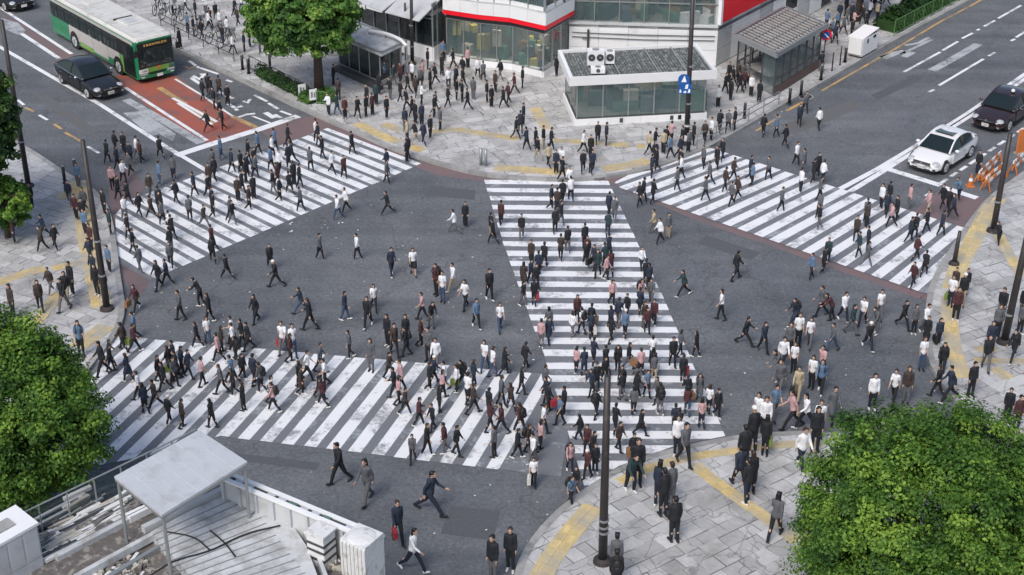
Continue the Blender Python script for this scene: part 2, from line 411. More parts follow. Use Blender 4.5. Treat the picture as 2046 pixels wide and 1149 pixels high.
# ------------------------------------------------------------------ THE SETTING: road, pavements, markings
road = MB().poly([(-260, 8, 0), (260, 8, 0), (260, 420, 0), (-260, 420, 0)])
tag(obj('road', road, 'asphalt'), kind='structure')

def sheet(name, px, m, z=0.008, parent=None):
    o = obj(name, MB().poly(ccw(GL(px, 0))), m, parent)
    for v in o.data.vertices: v.co.z = z
    return o
def strip(mb, px, w, z=0.008, world=False):
    """a painted line of width w metres along pixel points"""
    P = px if world else GL(px)
    P = [Vector((p[0], p[1], 0)) for p in P]
    L_, R_ = [], []
    for i, p in enumerate(P):
        t = (P[min(i + 1, len(P) - 1)] - P[max(i - 1, 0)]).normalized(); n = Vector((-t.y, t.x, 0))
        L_.append(p + n * w / 2); R_.append(p - n * w / 2)
    for i in range(len(P) - 1):
        q = [R_[i], R_[i + 1], L_[i + 1], L_[i]]
        mb.poly([(v.x, v.y, z) for v in q])
    return mb
def line(name, px, w, m='paint', z=0.008):
    return tag(obj(name, strip(MB(), px, w, z), m), kind='structure')

# coloured coatings
for nm, px in (('red_lane', [(232, 150), (352, 152), (404, 190), (470, 233), (520, 259), (420, 289), (330, 240), (255, 181)]),
               ('red_lane', [(0, 26), (60, 55), (150, 112), (232, 150), (255, 181), (118, 118), (18, 52)])):
    tag(sheet(nm, px, 'red_lane' if px[0][0] else 'pink', 0.004), kind='structure')
for px in ([(520, 262), (600, 236), (660, 228), (700, 258), (838, 326), (812, 340), (760, 312), (656, 258), (560, 292)],
           [(214, 352), (262, 332), (290, 376), (252, 403), (234, 436), (240, 522), (300, 561), (283, 590), (248, 562), (234, 512), (222, 430)],
           [(1196, 357), (1214, 354), (1310, 336), (1330, 345), (1262, 352), (1228, 368), (1400, 430), (1590, 497), (1720, 541), (1850, 586), (1838, 598), (1700, 549), (1570, 503), (1390, 440)],
           [(1838, 596), (1850, 586), (1870, 540), (1925, 456), (1900, 444), (1822, 424), (1880, 378), (1972, 398), (1962, 416), (1930, 455), (1893, 512), (1872, 545), (1858, 600)],
           [(812, 327), (840, 322), (915, 342), (1024, 358), (1110, 362), (1100, 367), (964, 362), (880, 352)]):
    tag(sheet('red_surfacing', px, 'pink', 0.004), kind='structure')

# lane lines
line('lane_line', [(-60, 60), (0, 94), (200, 209), (323, 288), (421, 346)], 0.26)
line('lane_line', [(-40, -8), (0, 15), (143, 108)], 0.22)
line('lane_line', [(17, 50), (118, 117)], 0.26)
line('lane_line', [(250, 175), (414, 281)], 0.2)
line('lane_line', [(252, 199), (330, 243), (402, 286)], 0.5, 'paint_old')
line('lane_line', [(350, 158), (401, 189), (470, 236)], 0.14)
line('stop_line', [(352, 311), (420, 289), (520, 258), (596, 232)], 0.5, z=0.012)
line('lane_line', [(345, 196), (371, 210), (434, 244)], 0.2, z=0.012)
line('lane_line', [(355, 206), (390, 228), (424, 249)], 0.16, z=0.012)
line('yellow_line', [(318, 175), (345, 192), (371, 208)], 0.32, 'paint_y')
line('yellow_line', [(362, 207), (392, 226), (424, 247)], 0.3, 'paint_y', 0.0085)
line('yellow_line', [(464, 233), (512, 255)], 0.3, 'paint_y', 0.012)
line('yellow_line', [(365, 131), (378, 137), (396, 131)], 0.12, 'paint_y')
for a, b in (((378, 122), (398, 136)), ((400, 136), (436, 148)), ((452, 160), (464, 164)), ((508, 190), (534, 203)), ((536, 206), (556, 218)), ((560, 222), (582, 230))):
    line('edge_line', [a, b], 0.18)
line('arrow_marking', [(382, 156), (400, 168)], 0.22); line('arrow_marking', [(398, 160), (410, 147)], 0.2)
for i, px in enumerate(([(380, 155), (404, 160), (388, 150)], [(398, 147), (412, 148), (404, 153)])): tag(sheet('arrow_marking', px, 'paint', 0.0085), kind='structure')
for pts, w in (([(436, 183), (450, 190), (460, 195), (466, 197)], 0.22), ([(456, 208), (470, 216), (484, 212)], 0.24), ([(470, 216), (474, 221)], 0.2),
               ([(486, 202), (494, 206), (500, 198)], 0.2), ([(472, 236), (492, 229), (510, 227)], 0.2), ([(530, 225), (548, 236)], 0.3), ([(548, 229), (562, 236)], 0.22), ([(504, 232), (540, 246)], 0.14)):
    line('lettering_marking', pts, w, 'paint')
for a, b in (((33, 198), (48, 210)), ((50, 215), (67, 223)), ((78, 230), (95, 240)), ((108, 248), (123, 258)), ((130, 265), (163, 283)), ((175, 293), (198, 306))):
    line('centre_dash', [a, b], 0.16, 'paint_y' if a[0] in (50, 108, 130) else 'paint')
tag(sheet('faded_marking', [(246, 226), (280, 222), (310, 240), (352, 268), (345, 282), (318, 268), (300, 272), (275, 250)], 'paint_old', 0.006), kind='structure')
tag(sheet('faded_marking', [(2, 36), (36, 46), (52, 62), (36, 70), (8, 58)], 'paint_old', 0.009), kind='structure')
line('edge_line', [(108, 352), (140, 370), (176, 372)], 0.16, 'paint_y')

line('centre_line', [(1678, 378), (1755, 337), (1830, 292), (1932, 228), (2046, 150), (2120, 98)], 0.3)
line('centre_line', [(1698, 383), (1760, 345), (1842, 292), (1940, 230), (2046, 158), (2120, 108)], 0.3, 'paint', 0.008)
line('stop_line', [(1757, 333), (1800, 346), (1880, 371)], 0.42, z=0.012)
line('stop_line', [(1883, 374), (1952, 396)], 0.4)
for a, b in (((1806, 144), (1879, 104)), ((1883, 101), (1914, 83)), ((1922, 77), (1944, 66)), ((1952, 61), (1957, 58)), ((1966, 53), (1988, 41)), ((1994, 37), (2040, 11)),
             ((1876, 171), (1965, 118)), ((1975, 112), (1988, 105)), ((2020, 82), (2028, 78)), ((2030, 75), (2060, 56)), ((1856, 184), (1866, 179))):
    line('lane_dash', [a, b], 0.17)
line('yellow_line', [(1641, 182), (1716, 139), (1790, 97), (1843, 65), (1878, 44), (1935, 14), (1975, -8)], 0.15, 'paint_y')
line('yellow_line', [(1571, 222), (1604, 204)], 0.2, 'paint_y'); line('yellow_line', [(1510, 262), (1560, 232)], 0.12, 'paint_y')
for pts, w in (([(1808, 91), (1836, 86), (1858, 74)], 0.25), ([(1800, 108), (1835, 92), (1862, 79)], 0.2), ([(1764, 116), (1790, 106), (1808, 103)], 0.5), ([(1806, 114), (1824, 104)], 0.4)):
    line('arrow_marking', pts, w, 'paint_old')
line('scuff_mark', [(1862, 141), (1900, 120), (1955, 88)], 0.5, 'paint_old', 0.005)
for i in range(9):
    t0, t1 = i / 9, i / 9 + 0.075
    a = (1880 + 172 * t0, 366 - 114 * t0); b = (1880 + 172 * t1, 366 - 114 * t1)
    line('edge_dash', [a, b], 0.18)
line('edge_dash', [(1850, 392), (1860, 386)], 0.2)

M['patch_dark'] = mat('asphalt_repair', (0.088, 0.094, 0.104), 0.9, 0.25, 9.0, world=True, bump=.3, bscale=9)
M['patch_brown'] = paint_mat('worn_asphalt', (0.125, 0.118, 0.108), under=(0.12, 0.127, 0.14), wear=0.40, wearw=0.14)
for px, m_ in (([(60, 182), (104, 196), (196, 262), (176, 270), (92, 210)], 'patch_brown'), ([(1410, 470), (1520, 505), (1500, 520), (1392, 486)], 'patch_dark'),
               ([(1560, 250), (1700, 200), (1722, 214), (1590, 268)], 'patch_brown'), ([(470, 905), (640, 925), (632, 940), (462, 919)], 'patch_dark'),
               ([(900, 1010), (1000, 1022), (985, 1080), (880, 1066)], 'patch_dark'), ([(860, 372), (950, 380), (948, 400), (850, 390)], 'patch_dark'), ([(1740, 190), (1830, 150), (1842, 158), (1754, 200)], 'patch_dark')):
    tag(sheet('asphalt_patch', px, m_, 0.0025), kind='structure')
# ---- crosswalks: every stripe a piece of its own
STRIPES = {}
def crosswalk(name, first, last, n, region, w=0.47, curve=0.0):
    """stripes from the first to the last (each a pair of pixel ends), evenly spaced on the ground, cut by a region"""
    root = bpy.data.objects.new(name, None); COL.objects.link(root); root['kind'] = 'structure'
    zo = 0.009 * len(STRIPES)
    a0, b0 = GL(first); a1, b1 = GL(last)
    reg = ccw([(p.x, p.y) for p in GL(region)])
    lst = []
    for i in range(n):
        t = i / (n - 1)
        a, b = a0.lerp(a1, t), b0.lerp(b1, t); d = (b - a).normalized(); nn = Vector((-d.y, d.x, 0))
        a, b = a - d * 6, b + d * 6
        ww = w * random.uniform(0.94, 1.05)
        q = ccw([(v.x, v.y) for v in (a - nn * ww / 2, b - nn * ww / 2, b + nn * ww / 2, a + nn * ww / 2)])
        p = clip_poly(reg, q)
        if len(p) < 3 or area(p) < 0.15: continue
        jx, jy = random.uniform(-.02, .02), random.uniform(-.02, .02)
        obj('stripe', MB().poly([(x + jx, y + jy, 0.009 + zo) for x, y in ccw(p)]), 'paint', root)
        c = Vector((sum(x for x, y in p) / len(p), sum(y for x, y in p) / len(p), 0))
        lst.append((c, d, nn, p))
    STRIPES[name] = (lst, reg)
    obj('paint_residue', MB().poly([(x, y, 0.0055 + zo) for x, y in reg]), 'residue', root)
    return root
crosswalk('left_crosswalk', ((657, 258), (834, 326)), ((233, 500), (314, 550)), 22,
          [(655, 256), (842, 327), (299, 560), (232, 522), (230, 430), (253, 402)])
crosswalk('lower_crosswalk', ((205, 670), (-10, 850)), ((1094, 748), (1030, 858)), 23,
          [(140, 664), (1132, 752), (1150, 800), (1120, 953), (440, 872), (330, 905), (200, 930), (60, 900)], 0.45)
crosswalk('middle_crosswalk', ((968, 364), (1216, 366)), ((1165, 962), (1300, 962)), 27,
          [(967, 360), (1215, 362), (1300, 540), (1395, 752), (1449, 872), (1350, 892), (1237, 932), (1168, 976), (1146, 900), (1090, 720), (1010, 500)])
crosswalk('right_crosswalk', ((1440, 292), (1206, 372)), ((1990, 470), (1862, 590)), 21,
          [(1228, 366), (1262, 348), (1420, 297), (1440, 303), (1912, 452), (1928, 457), (1900, 520), (1860, 590), (1842, 586), (1240, 377)])

# ---- pavements
def px_dist(p): return (Vector(p) - camo.location).length
def in_frame(p, mg=60):
    x, y = proj(p); return -mg < x < 2046 + mg and -mg < y < 1149 + mg
def pavement(name, outline_px, kerb_px, size=(0.9, 0.62), ang=0.6, tact=(), maxparts=300, jit=0.5):
    out = ccw([(p.x, p.y) for p in GL(outline_px, PAVE)])
    root = obj(name, MB().prism(out, -0.02, PAVE - 0.012), 'joint'); root['kind'] = 'structure'
    ca, sa = math.cos(ang), math.sin(ang)
    us = [x * ca + y * sa for x, y in out]; vs = [-x * sa + y * ca for x, y in out]
    a, b = size; cells = []
    r = 0; v = min(vs)
    while v < max(vs):
        bb = b * random.uniform(0.85, 1.2); u = min(us) - random.random() * a
        while u < max(us):
            aa = a * random.uniform(0.6, 1.35); g = 0.011
            q = [(u + g, v + g), (u + aa - g, v + g), (u + aa - g, v + bb - g), (u + g, v + bb - g)]
            q = [(x + random.uniform(-.05, .05) * jit, y + random.uniform(-.05, .05) * jit) for x, y in q]
            w = [(x * ca - y * sa, x * sa + y * ca) for x, y in q]
            c = (sum(p[0] for p in w) / 4, sum(p[1] for p in w) / 4)
            u += aa
            if not in_frame((c[0], c[1], PAVE), 150): continue
            ins = [inside(p, out) for p in w]
            if not any(ins): continue
            if not all(ins):
                w = clip_poly(out, ccw(w))
                if len(w) < 3 or area(w) < 0.04: continue
            cells.append((px_dist((c[0], c[1], PAVE)) + (0 if in_frame((c[0], c[1], PAVE), 5) else 500), w, random.uniform(-0.004, 0.005)))
        v += bb
    cells.sort(key=lambda c: c[0])
    for d, w, h in cells[:maxparts]:
        obj('paving_stone', MB().prism(w, PAVE - 0.03, PAVE + h), 'stone', root)
    rest = MB()
    for d, w, h in cells[maxparts:]: rest.prism(w, PAVE - 0.03, PAVE + h)
    if rest.v: tag(obj('paving_stones', rest, 'stone', root), kind='stuff')
    # kerb stones
    if kerb_px:
        L_ = smooth_line(GL(kerb_px, PAVE), 2); P = resample(L_, 0.95)
        cen = Vector((sum(x for x, y in out) / len(out), sum(y for x, y in out) / len(out), PAVE))
        n = 0
        for p, q in zip(P, P[1:]):
            if not in_frame(p, 120): continue
            t = (q - p).normalized(); nn = Vector((-t.y, t.x, 0))
            if nn.dot(cen - p) < 0: nn = -nn
            p2, q2 = p + t * 0.006, q - t * 0.006
            w = [p2 - nn * 0.05, q2 - nn * 0.05, q2 + nn * 0.19, p2 + nn * 0.19]
            obj('kerb_stone', MB().prism([(v.x, v.y) for v in w], -0.02, PAVE + 0.012 + random.uniform(-.003, .003)), 'kerb', root); n += 1
    # tactile tiles
    nt = 0; trest = MB()
    for pts, wd in tact:
        L_ = smooth_line(GL(pts, PAVE), 1); st = 0.42 if wd < 0.8 else 0.36; P = resample(L_, st)
        k = 2
        for p, q in zip(P, P[1:]):
            t = (q - p).normalized(); nn = Vector((-t.y, t.x, 0))
            for j in range(k):
                o0, o1 = -wd / 2 + wd * j / k + 0.006, -wd / 2 + wd * (j + 1) / k - 0.006
                p2, q2 = p + t * 0.006, q - t * 0.006
                w = [p2 + nn * o0, q2 + nn * o0, q2 + nn * o1, p2 + nn * o1]
                if not in_frame(w[0], 60): continue
                mb = MB() if nt < 300 else trest
                mb.prism([(v.x, v.y) for v in w], PAVE - 0.02, PAVE + 0.011 + random.uniform(-.002, .002))
                # raised bars
                nb = 3
                for b_ in range(nb):
                    s0 = o0 + (o1 - o0) * (b_ + 0.3) / nb; s1 = o0 + (o1 - o0) * (b_ + 0.7) / nb
                    w2 = [p2 + t * .03 + nn * s0, q2 - t * .03 + nn * s0, q2 - t * .03 + nn * s1, p2 + t * .03 + nn * s1]
                    mb.poly([(v.x, v.y, PAVE + 0.019) for v in w2])
                if nt < 300: obj('tactile_tile', mb, 'tactile', root)
                nt += 1
    if trest.v: tag(obj('tactile_tiles', trest, 'tactile', root), kind='stuff')
    return root

N_KERB = [(60, -52), (200, 22), (358, 98), (512, 173), (637, 231), (712, 263), (763, 287), (823, 309), (913, 336), (963, 347), (1024, 354), (1124, 359), (1199, 355), (1300, 336),
          (1362, 313), (1425, 288), (1536, 224), (1669, 148), (1785, 80), (1930, 2), (2050, -62)]
pavement('plaza_pavement', N_KERB + [(2050, -190), (1500, -190), (700, -190), (0, -190)], N_KERB, (0.85, 0.58), 0.35,
         [([(714, 246), (760, 270), (806, 288)], 0.62), ([(766, 248), (812, 265)], 0.6), ([(862, 264), (912, 257), (960, 267), (1040, 277)], 0.55), ([(988, 334), (1060, 341), (1147, 344)], 0.75),
          ([(1204, 338), (1260, 330), (1307, 318)], 0.75), ([(1105, 281), (1200, 285), (1266, 291)], 0.55), ([(1272, 291), (1300, 292)], 0.55), ([(1094, 258), (1080, 236), (1068, 214)], 0.6), ([(820, 292), (846, 302)], 0.6)])
W_KERB = [(-120, 205), (50, 290), (123, 340), (163, 364), (206, 392), (224, 440), (234, 515), (242, 576), (250, 613), (236, 665), (200, 704), (150, 770), (96, 860), (40, 960)]
pavement('left_pavement', W_KERB + [(-200, 1000), (-300, 600), (-300, 300)], W_KERB, (0.72, 0.5), -0.5,
         [([(-10, 566), (50, 546), (100, 533)], 0.6), ([(70, 646), (98, 612), (124, 578)], 0.55), ([(156, 362), (162, 405), (170, 455), (182, 520), (196, 576), (204, 616)], 0.8),
          ([(118, 398), (135, 384), (152, 374)], 0.55), ([(155, 694), (186, 672), (216, 648)], 0.8), ([(106, 538), (135, 528), (165, 524)], 0.5)])
E_KERB = [(2180, 246), (2046, 343), (1972, 396), (1957, 416), (1930, 451), (1892, 510), (1872, 541), (1857, 576), (1850, 626), (1850, 676), (1857, 726), (1885, 766), (1912, 803), (1950, 836), (2040, 900), (2150, 960)]
pavement('right_pavement', E_KERB + [(2330, 960), (2330, 240)], E_KERB, (0.72, 0.5), 0.5,
         [([(1895, 592), (1898, 650), (1906, 700), (1926, 758)], 0.62), ([(1995, 396), (1966, 430), (1945, 480), (1915, 530), (1898, 585)], 0.75), ([(1946, 696), (2006, 697)], 0.4), ([(1945, 720), (2060, 722)], 0.36),
          ([(1996, 470), (2020, 515), (2046, 560)], 0.5), ([(1985, 735), (2025, 762)], 0.5)])
S_KERB = [(1018, 1200), (1029, 1149), (1038, 1120), (1058, 1082), (1107, 1024), (1167, 979), (1237, 934), (1287, 912), (1350, 896), (1425, 879), (1492, 869), (1560, 864), (1642, 862), (1720, 872), (1790, 905), (1850, 960), (1890, 1040), (1900, 1140), (1890, 1230)]
pavement('corner_pavement', S_KERB + [(1890, 1330), (1010, 1330)], S_KERB, (0.66, 0.56), 0.62,
         [([(1642, 886), (1560, 888), (1457, 902), (1375, 914), (1290, 936), (1228, 968)], 0.42), ([(1186, 1012), (1150, 1052), (1112, 1098), (1072, 1165)], 0.72), ([(1385, 927), (1425, 960), (1530, 1034), (1600, 1086)], 0.5)])
# ------------------------------------------------------------------ LARGE STRUCTURES
def ground(pts): return [Vector((p.x, p.y, 0)) for p in GL(pts, PAVE)]
def facing_n(a, b):
    """outward normal of a facade from a to b (towards the camera)"""
    t = (b - a).normalized(); n = Vector((t.y, -t.x, 0))
    return n if n.dot(Vector((0, 0, 0)) - (a + b) / 2) > 0 else -n
def face_box(mb, a, b, z0, z1, thick, out=0.0, mi=0):
    """slab on the facade line a-b, its outer face `out` metres in front of the line"""
    n = facing_n(a, b); t = (b - a).normalized()
    p = [a + n * (out - thick), b + n * (out - thick), b + n * out, a + n * out]
    return mb.prism([(v.x, v.y) for v in p], z0, z1, mi)
def split(a, b, w, gap=0.0):
    L_ = (b - a).length; n = max(1, round(L_ / w)); t = (b - a) / n
    return [(a + t * i + t.normalized() * gap / 2, a + t * (i + 1) - t.normalized() * gap / 2) for i in range(n)]

BA = ground([(540, -24), (700, 62), (799, 103), (866, 122), (884, 111), (893, 121), (960, 132), (1024, 139), (1085, 155), (1136, 124), (1430, 133), (1640, 18), (1850, -97)])
b0 = BA[8]
bld = thing('department_store', 'white corner store with curved glass shopfront, red band and red hoarding', 'building', (b0.x, b0.y, PAVE))
far = [Vector((BA[-1].x + 5, BA[-1].y + 25, 0)), Vector((BA[0].x - 5, BA[0].y + 30, 0))]
# core block set back behind the shopfronts (back walls of the shops) and upper storeys
core = []
for i in range(len(BA)):
    a = BA[max(0, i - 1)]; b = BA[min(len(BA) - 1, i + 1)]; n = facing_n(a, b)
    core.append(BA[i] - n * 3.2)
core_ok = [core[0], core[1], core[2], core[4] - Vector((0, 1.5, 0)), core[8], core[10], core[11], core[12]]
obj('back_wall', MB().prism([(v.x, v.y) for v in core_ok + far], 0.1, 9.0), 'interior', bld, world=True)
foot = [(v.x, v.y) for v in BA + far]
obj('floor_slab', MB().prism(foot, PAVE + 0.004, PAVE + 0.05), 'int_floor', bld, world=True)
obj('roof', MB().prism(foot, 9.0, 9.3), 'concrete', bld, world=True)
obj('ceiling_slab', MB().prism([(v.x, v.y) for v in (BA[0], BA[1], BA[2], BA[3], BA[4], BA[5], BA[6], BA[7], BA[8], BA[9])] + [(far[1].x, far[1].y)], 2.72, 2.95), 'concrete', bld, world=True)
obj('upper_floor_slab', MB().prism([(v.x, v.y) for v in (BA[9] , BA[10], BA[11], BA[12])] + [(far[0].x, far[0].y), (BA[9].x, far[0].y)], 2.2, 2.4), 'int_floor', bld, world=True)

def shopfront(seg, zg0, zg1, pane_w, glass='glass_dark', plinth=True, pm='white'):
    for a, b in seg:
        if plinth: obj('plinth', face_box(MB(), a, b, 0.12, zg0, 0.45, 0.06), pm, bld, world=True)
        for p, q in split(a, b, pane_w, 0.05):
            w = obj('window', face_box(MB(), p, q, zg0 + 0.02, zg1 - 0.02, 0.02, -0.04), glass, bld, world=True)
        fr = MB()
        for p, q in split(a, b, pane_w): 
            n = facing_n(a, b); fr.prism([(v.x, v.y) for v in (p - n * .06, p + (q - p).normalized() * .05 - n * .06, p + (q - p).normalized() * .05 + n * .03, p + n * .03)], zg0, zg1)
        face_box(fr, a, b, zg0 - 0.03, zg0 + 0.018, 0.1, 0.04); face_box(fr, a, b, zg1 - 0.018, zg1 + 0.04, 0.1, 0.04)
        obj('window_frame', fr, 'frame', bld, world=True)
# left wing under the grey awning, the glazed corner, the red-band shop
shopfront([(BA[0], BA[1]), (BA[1], BA[2]), (BA[2], BA[3])], 0.95, 2.55, 1.3)
shopfront([(BA[3], BA[4])], 0.95, 3.4, 0.5, 'glass')
shopfront([(BA[5], BA[6]), (BA[6], BA[7]), (BA[7], BA[8]), (BA[8], BA[9])], 0.5, 2.6, 0.85, 'glass')
door = MB(); face_box(door, BA[4], BA[5], 0.15, 2.6, 0.04, -0.6); obj('shop_door', door, 'glass_dark', bld, world=True)
# transom, red band, white band, second glass storey of the rounded shop
for i in range(5, 9):
    a, b = BA[i], BA[i + 1]; n = facing_n(a, b)
    obj('transom', face_box(MB(), a, b, 2.64, 2.94, 0.3, 0.02), 'frame_dark', bld, world=True)
red = MB(); wb = MB(); wpan = []
seg = [BA[4] + Vector((0, 0, 0))] + BA[5:10]
off = []
for i in range(5, 10):
    a, b = BA[max(5, i - 1)], BA[min(9, i + 1)]; off.append(BA[i] + facing_n(a, b) * 0.35)
off[3] = BA[8] + Vector((0.12, -0.5, 0)).normalized() * 0.42
off[4] = BA[9] + Vector((0.25, -0.2, 0))
def strip_prism(line_, depth, z0, z1):
    mb = MB()
    for a, b in zip(line_, line_[1:]):
        n = facing_n(a, b)
        mb.prism([(v.x, v.y) for v in (a, b, b - n * depth, a - n * depth)], z0, z1)
    return mb
obj('red_band', strip_prism(off, 0.5, 2.95, 3.2), 'red', bld, world=True)
for a, b in zip(off, off[1:]):
    for p, q in split(a, b, 0.95, 0.012):
        obj('wall_panel', face_box(MB(), p, q, 3.205, 3.86, 0.3, 0.02), 'white', bld, world=True)
obj('ledge', strip_prism(off, 0.5, 3.87, 3.95), 'wall_grey', bld, world=True)
for a, b in zip(off, off[1:]):
    for p, q in split(a, b, 1.0, 0.06):
        obj('window', face_box(MB(), p, q, 4.15, 6.4, 0.02, -0.12), 'glass', bld, world=True)
    for p, q in split(a, b, 1.0):
        obj('mullion', MB().prism([(v.x, v.y) for v in (p, p + (q - p).normalized() * .06, p + (q - p).normalized() * .06 - facing_n(a, b) * .14, p - facing_n(a, b) * .14)], 3.95, 6.4), 'frame', bld, world=True)
    obj('sill', face_box(MB(), a, b, 3.95, 4.13, 0.15, -0.02), 'white', bld, world=True)
    obj('wall', face_box(MB(), a, b, 6.4, 9.0, 0.4, 0.0), 'white', bld, world=True)
# grey awning roof over the left wing, with a ragged white valance
aw = MB()
for a, b in ((BA[0], BA[1]), (BA[1], BA[2]), (BA[2], BA[3])):
    n = facing_n(a, b); o = 1.1
    lo0, lo1, hi0, hi1 = a + n * o, b + n * o, a - n * 1.6, b - n * 1.6
    aw.poly([(lo0.x, lo0.y, 2.75), (lo1.x, lo1.y, 2.75), (hi1.x, hi1.y, 3.9), (hi0.x, hi0.y, 3.9)])
    aw.poly([(lo0.x, lo0.y, 2.70), (hi0.x, hi0.y, 3.84), (hi1.x, hi1.y, 3.84), (lo1.x, lo1.y, 2.70)])
    aw.poly([(lo0.x, lo0.y, 2.70), (lo1.x, lo1.y, 2.70), (lo1.x, lo1.y, 2.75), (lo0.x, lo0.y, 2.75)])
obj('awning', aw, 'sheet', bld, world=True)
for a, b in ((BA[0], BA[1]), (BA[1], BA[2])):
    for p, q in split(a, b, 1.6, 0.1):
        n = facing_n(a, b); p2, q2 = p + n * 1.1, q + n * 1.1; dz = random.uniform(.05, .28)
        obj('valance', MB().poly([(p2.x, p2.y, 2.70), (q2.x, q2.y, 2.70), (q2.x, q2.y, 2.70 - dz), (p2.x, p2.y, 2.66 - random.uniform(.02, .2))]), 'white', bld, world=True)
obj('wall', face_box(face_box(face_box(MB(), BA[0], BA[1], 3.9, 9, .4, -1.6), BA[1], BA[2], 3.9, 9, .4, -1.6), BA[2], BA[3], 3.9, 9, .4, -1.6), 'wall_grey', bld, world=True)
# white wall behind the kiosk with a long glass storey, and the wing along the right road
a, b = BA[9], BA[10]
for p, q in split(a, b, 1.75, 0.016):
    obj('wall_panel', face_box(MB(), p, q, 0.12, 1.05, 0.3, 0.0), 'white', bld, world=True)
    obj('wall_panel', face_box(MB(), p, q, 1.07, 1.86, 0.3, 0.0), 'white', bld, world=True)
    obj('wall_panel', face_box(MB(), p, q, 1.88, 2.36, 0.3, 0.0), 'white', bld, world=True)
obj('ledge', face_box(MB(), a, b, 2.365, 2.48, 0.4, 0.07), 'wall_grey', bld, world=True)
for p, q in split(a, b, 1.35, 0.06):
    obj('window', face_box(MB(), p, q, 2.5, 4.9, 0.02, -0.1), 'glass', bld, world=True)
    obj('mullion', face_box(MB(), p - (q - p).normalized() * .045, p + (q - p).normalized() * .015, 2.485, 4.9, 0.12, -0.01), 'frame', bld, world=True)
obj('transom', face_box(MB(), a, b, 3.62, 3.68, 0.06, -0.02), 'frame', bld, world=True)
obj('wall', face_box(MB(), a, b, 4.9, 9.0, 0.4, 0.0), 'white', bld, world=True)
a, b = BA[10], BA[11]
k = 0
for p, q in split(a, b, 1.5, 0.016):
    for z0, z1 in ((0.12, 1.1), (1.12, 2.05), (2.07, 2.55)):
        if k in (5, 8) and z0 > 1: obj('window', face_box(MB(), p, q, z0, z1, 0.1, -0.05), 'glass_dark', bld, world=True)
        else: obj('wall_panel', face_box(MB(), p, q, z0, z1, 0.3, 0.0), 'white' if k % 3 else 'wall_grey', bld, world=True)
    k += 1
tsg = (b - a)
obj('hoarding', face_box(MB(), a + tsg * 0.012, a + tsg * 0.62, 2.62, 7.2, 0.12, 0.14), 'red', bld, world=True)
obj('hoarding_frame', face_box(MB(), a - tsg * 0.005, a + tsg * 0.0105, 2.56, 7.3, 0.2, 0.17), 'sign_white', bld, world=True)
obj('wall', face_box(MB(), a, b, 2.57, 9.0, 0.3, 0.0), 'wall_grey', bld, world=True)
a, b = BA[11], BA[12]
for i, (p, q) in enumerate(split(a, b, 1.5, 0.02)):
    if i % 2: obj('column', face_box(MB(), p, q, 0.12, 3.4, 0.5, 0.05), 'wall_grey', bld, world=True)
    else: obj('window', face_box(MB(), p, q, 0.3, 3.2, 0.05, -0.1), 'glass_dark', bld, world=True)
obj('wall', face_box(MB(), a, b, 3.41, 9.0, 0.5, 0.0), 'wall_grey', bld, world=True)
# goods and fittings that show through the panes
gcol = [('goods_%d' % i, c) for i, c in enumerate([(0.45, 0.42, 0.36), (0.25, 0.03, 0.03), (0.05, 0.07, 0.10), (0.42, 0.36, 0.10), (0.08, 0.16, 0.13), (0.6, 0.6, 0.6), (0.2, 0.12, 0.07)])]
for n_, c in gcol: M[n_] = mat(n_, c, 0.6, 0.3, 5)
gm = [n_ for n_, c in gcol]
rr = random.Random(3); goods = MB()
for i in range(5, 9):
    a, b = BA[i], BA[i + 1]; n = facing_n(a, b); t = (b - a)
    for _ in range(int(t.length * 5)):
        p = a + t * rr.random() - n * rr.uniform(0.3, 2.4); h = rr.uniform(.3, 1.0); z = rr.choice([.2, .2, 1.0, 1.5])
        goods.box((p.x, p.y, z + h / 2), (rr.uniform(.15, .6), rr.uniform(.15, .5), h), rr.randrange(7), rr.random() * 3)
for a, b, z0 in ((BA[9], BA[10], 2.4), (BA[7], BA[8], 3.95), (BA[8], BA[9], 3.95), (BA[1], BA[2], .9)):
    n = facing_n(a, b); t = (b - a)
    for _ in range(int(t.length * 4)):
        p = a + t * rr.random() - n * rr.uniform(0.4, 2.6); h = rr.uniform(.15, 1.1)
        goods.box((p.x, p.y, z0 + .02 + h / 2), (rr.uniform(.2, 1.1), rr.uniform(.2, .8), h), rr.choice([0, 2, 2, 4, 5, 6]), rr.random() * 3)
tag(obj('shop_goods', goods, gm, bld, world=True), kind='stuff')
for i in range(5, 9):
    a, b = BA[i], BA[i + 1]; n = facing_n(a, b)
    for p, q in split(a, b, 1.6, .7): obj('ceiling_light', MB().prism([(v.x, v.y) for v in (p - n * 1.0, q - n * 1.0, q - n * 1.35, p - n * 1.35)], 2.66, 2.71), 'shop_light', bld, world=True)
a, b = BA[9], BA[10]; n = facing_n(a, b)
for p, q in split(a, b, 1.8, .9): obj('ceiling_light', MB().prism([(v.x, v.y) for v in (p - n * 1.0, q - n * 1.0, q - n * 1.3, p - n * 1.3)], 4.8, 4.85), 'shop_light', bld, world=True)
# service pipes on the white wall
pp = MB(); a, b = BA[9], BA[10]; n = facing_n(a, b)
for z in (1.9, 1.65): pp.tube([a.lerp(b, .02) + n * .06 + Vector((0, 0, z)), a.lerp(b, .5) + n * .06 + Vector((0, 0, z - .06)), a.lerp(b, .98) + n * .06 + Vector((0, 0, z))], .025, 6)
pp.tube([a.lerp(b, .13) + n * .1 + Vector((0, 0, 1.0)), a.lerp(b, .13) + n * .1 + Vector((0, 0, 2.1))], .06, 8)
pp.tube([a.lerp(b, .09) + n * .1 + Vector((0, 0, 1.6)), a.lerp(b, .14) + n * .1 + Vector((0, 0, 1.6))], .035, 6)
obj('pipe', pp, 'frame_dark', bld, world=True)

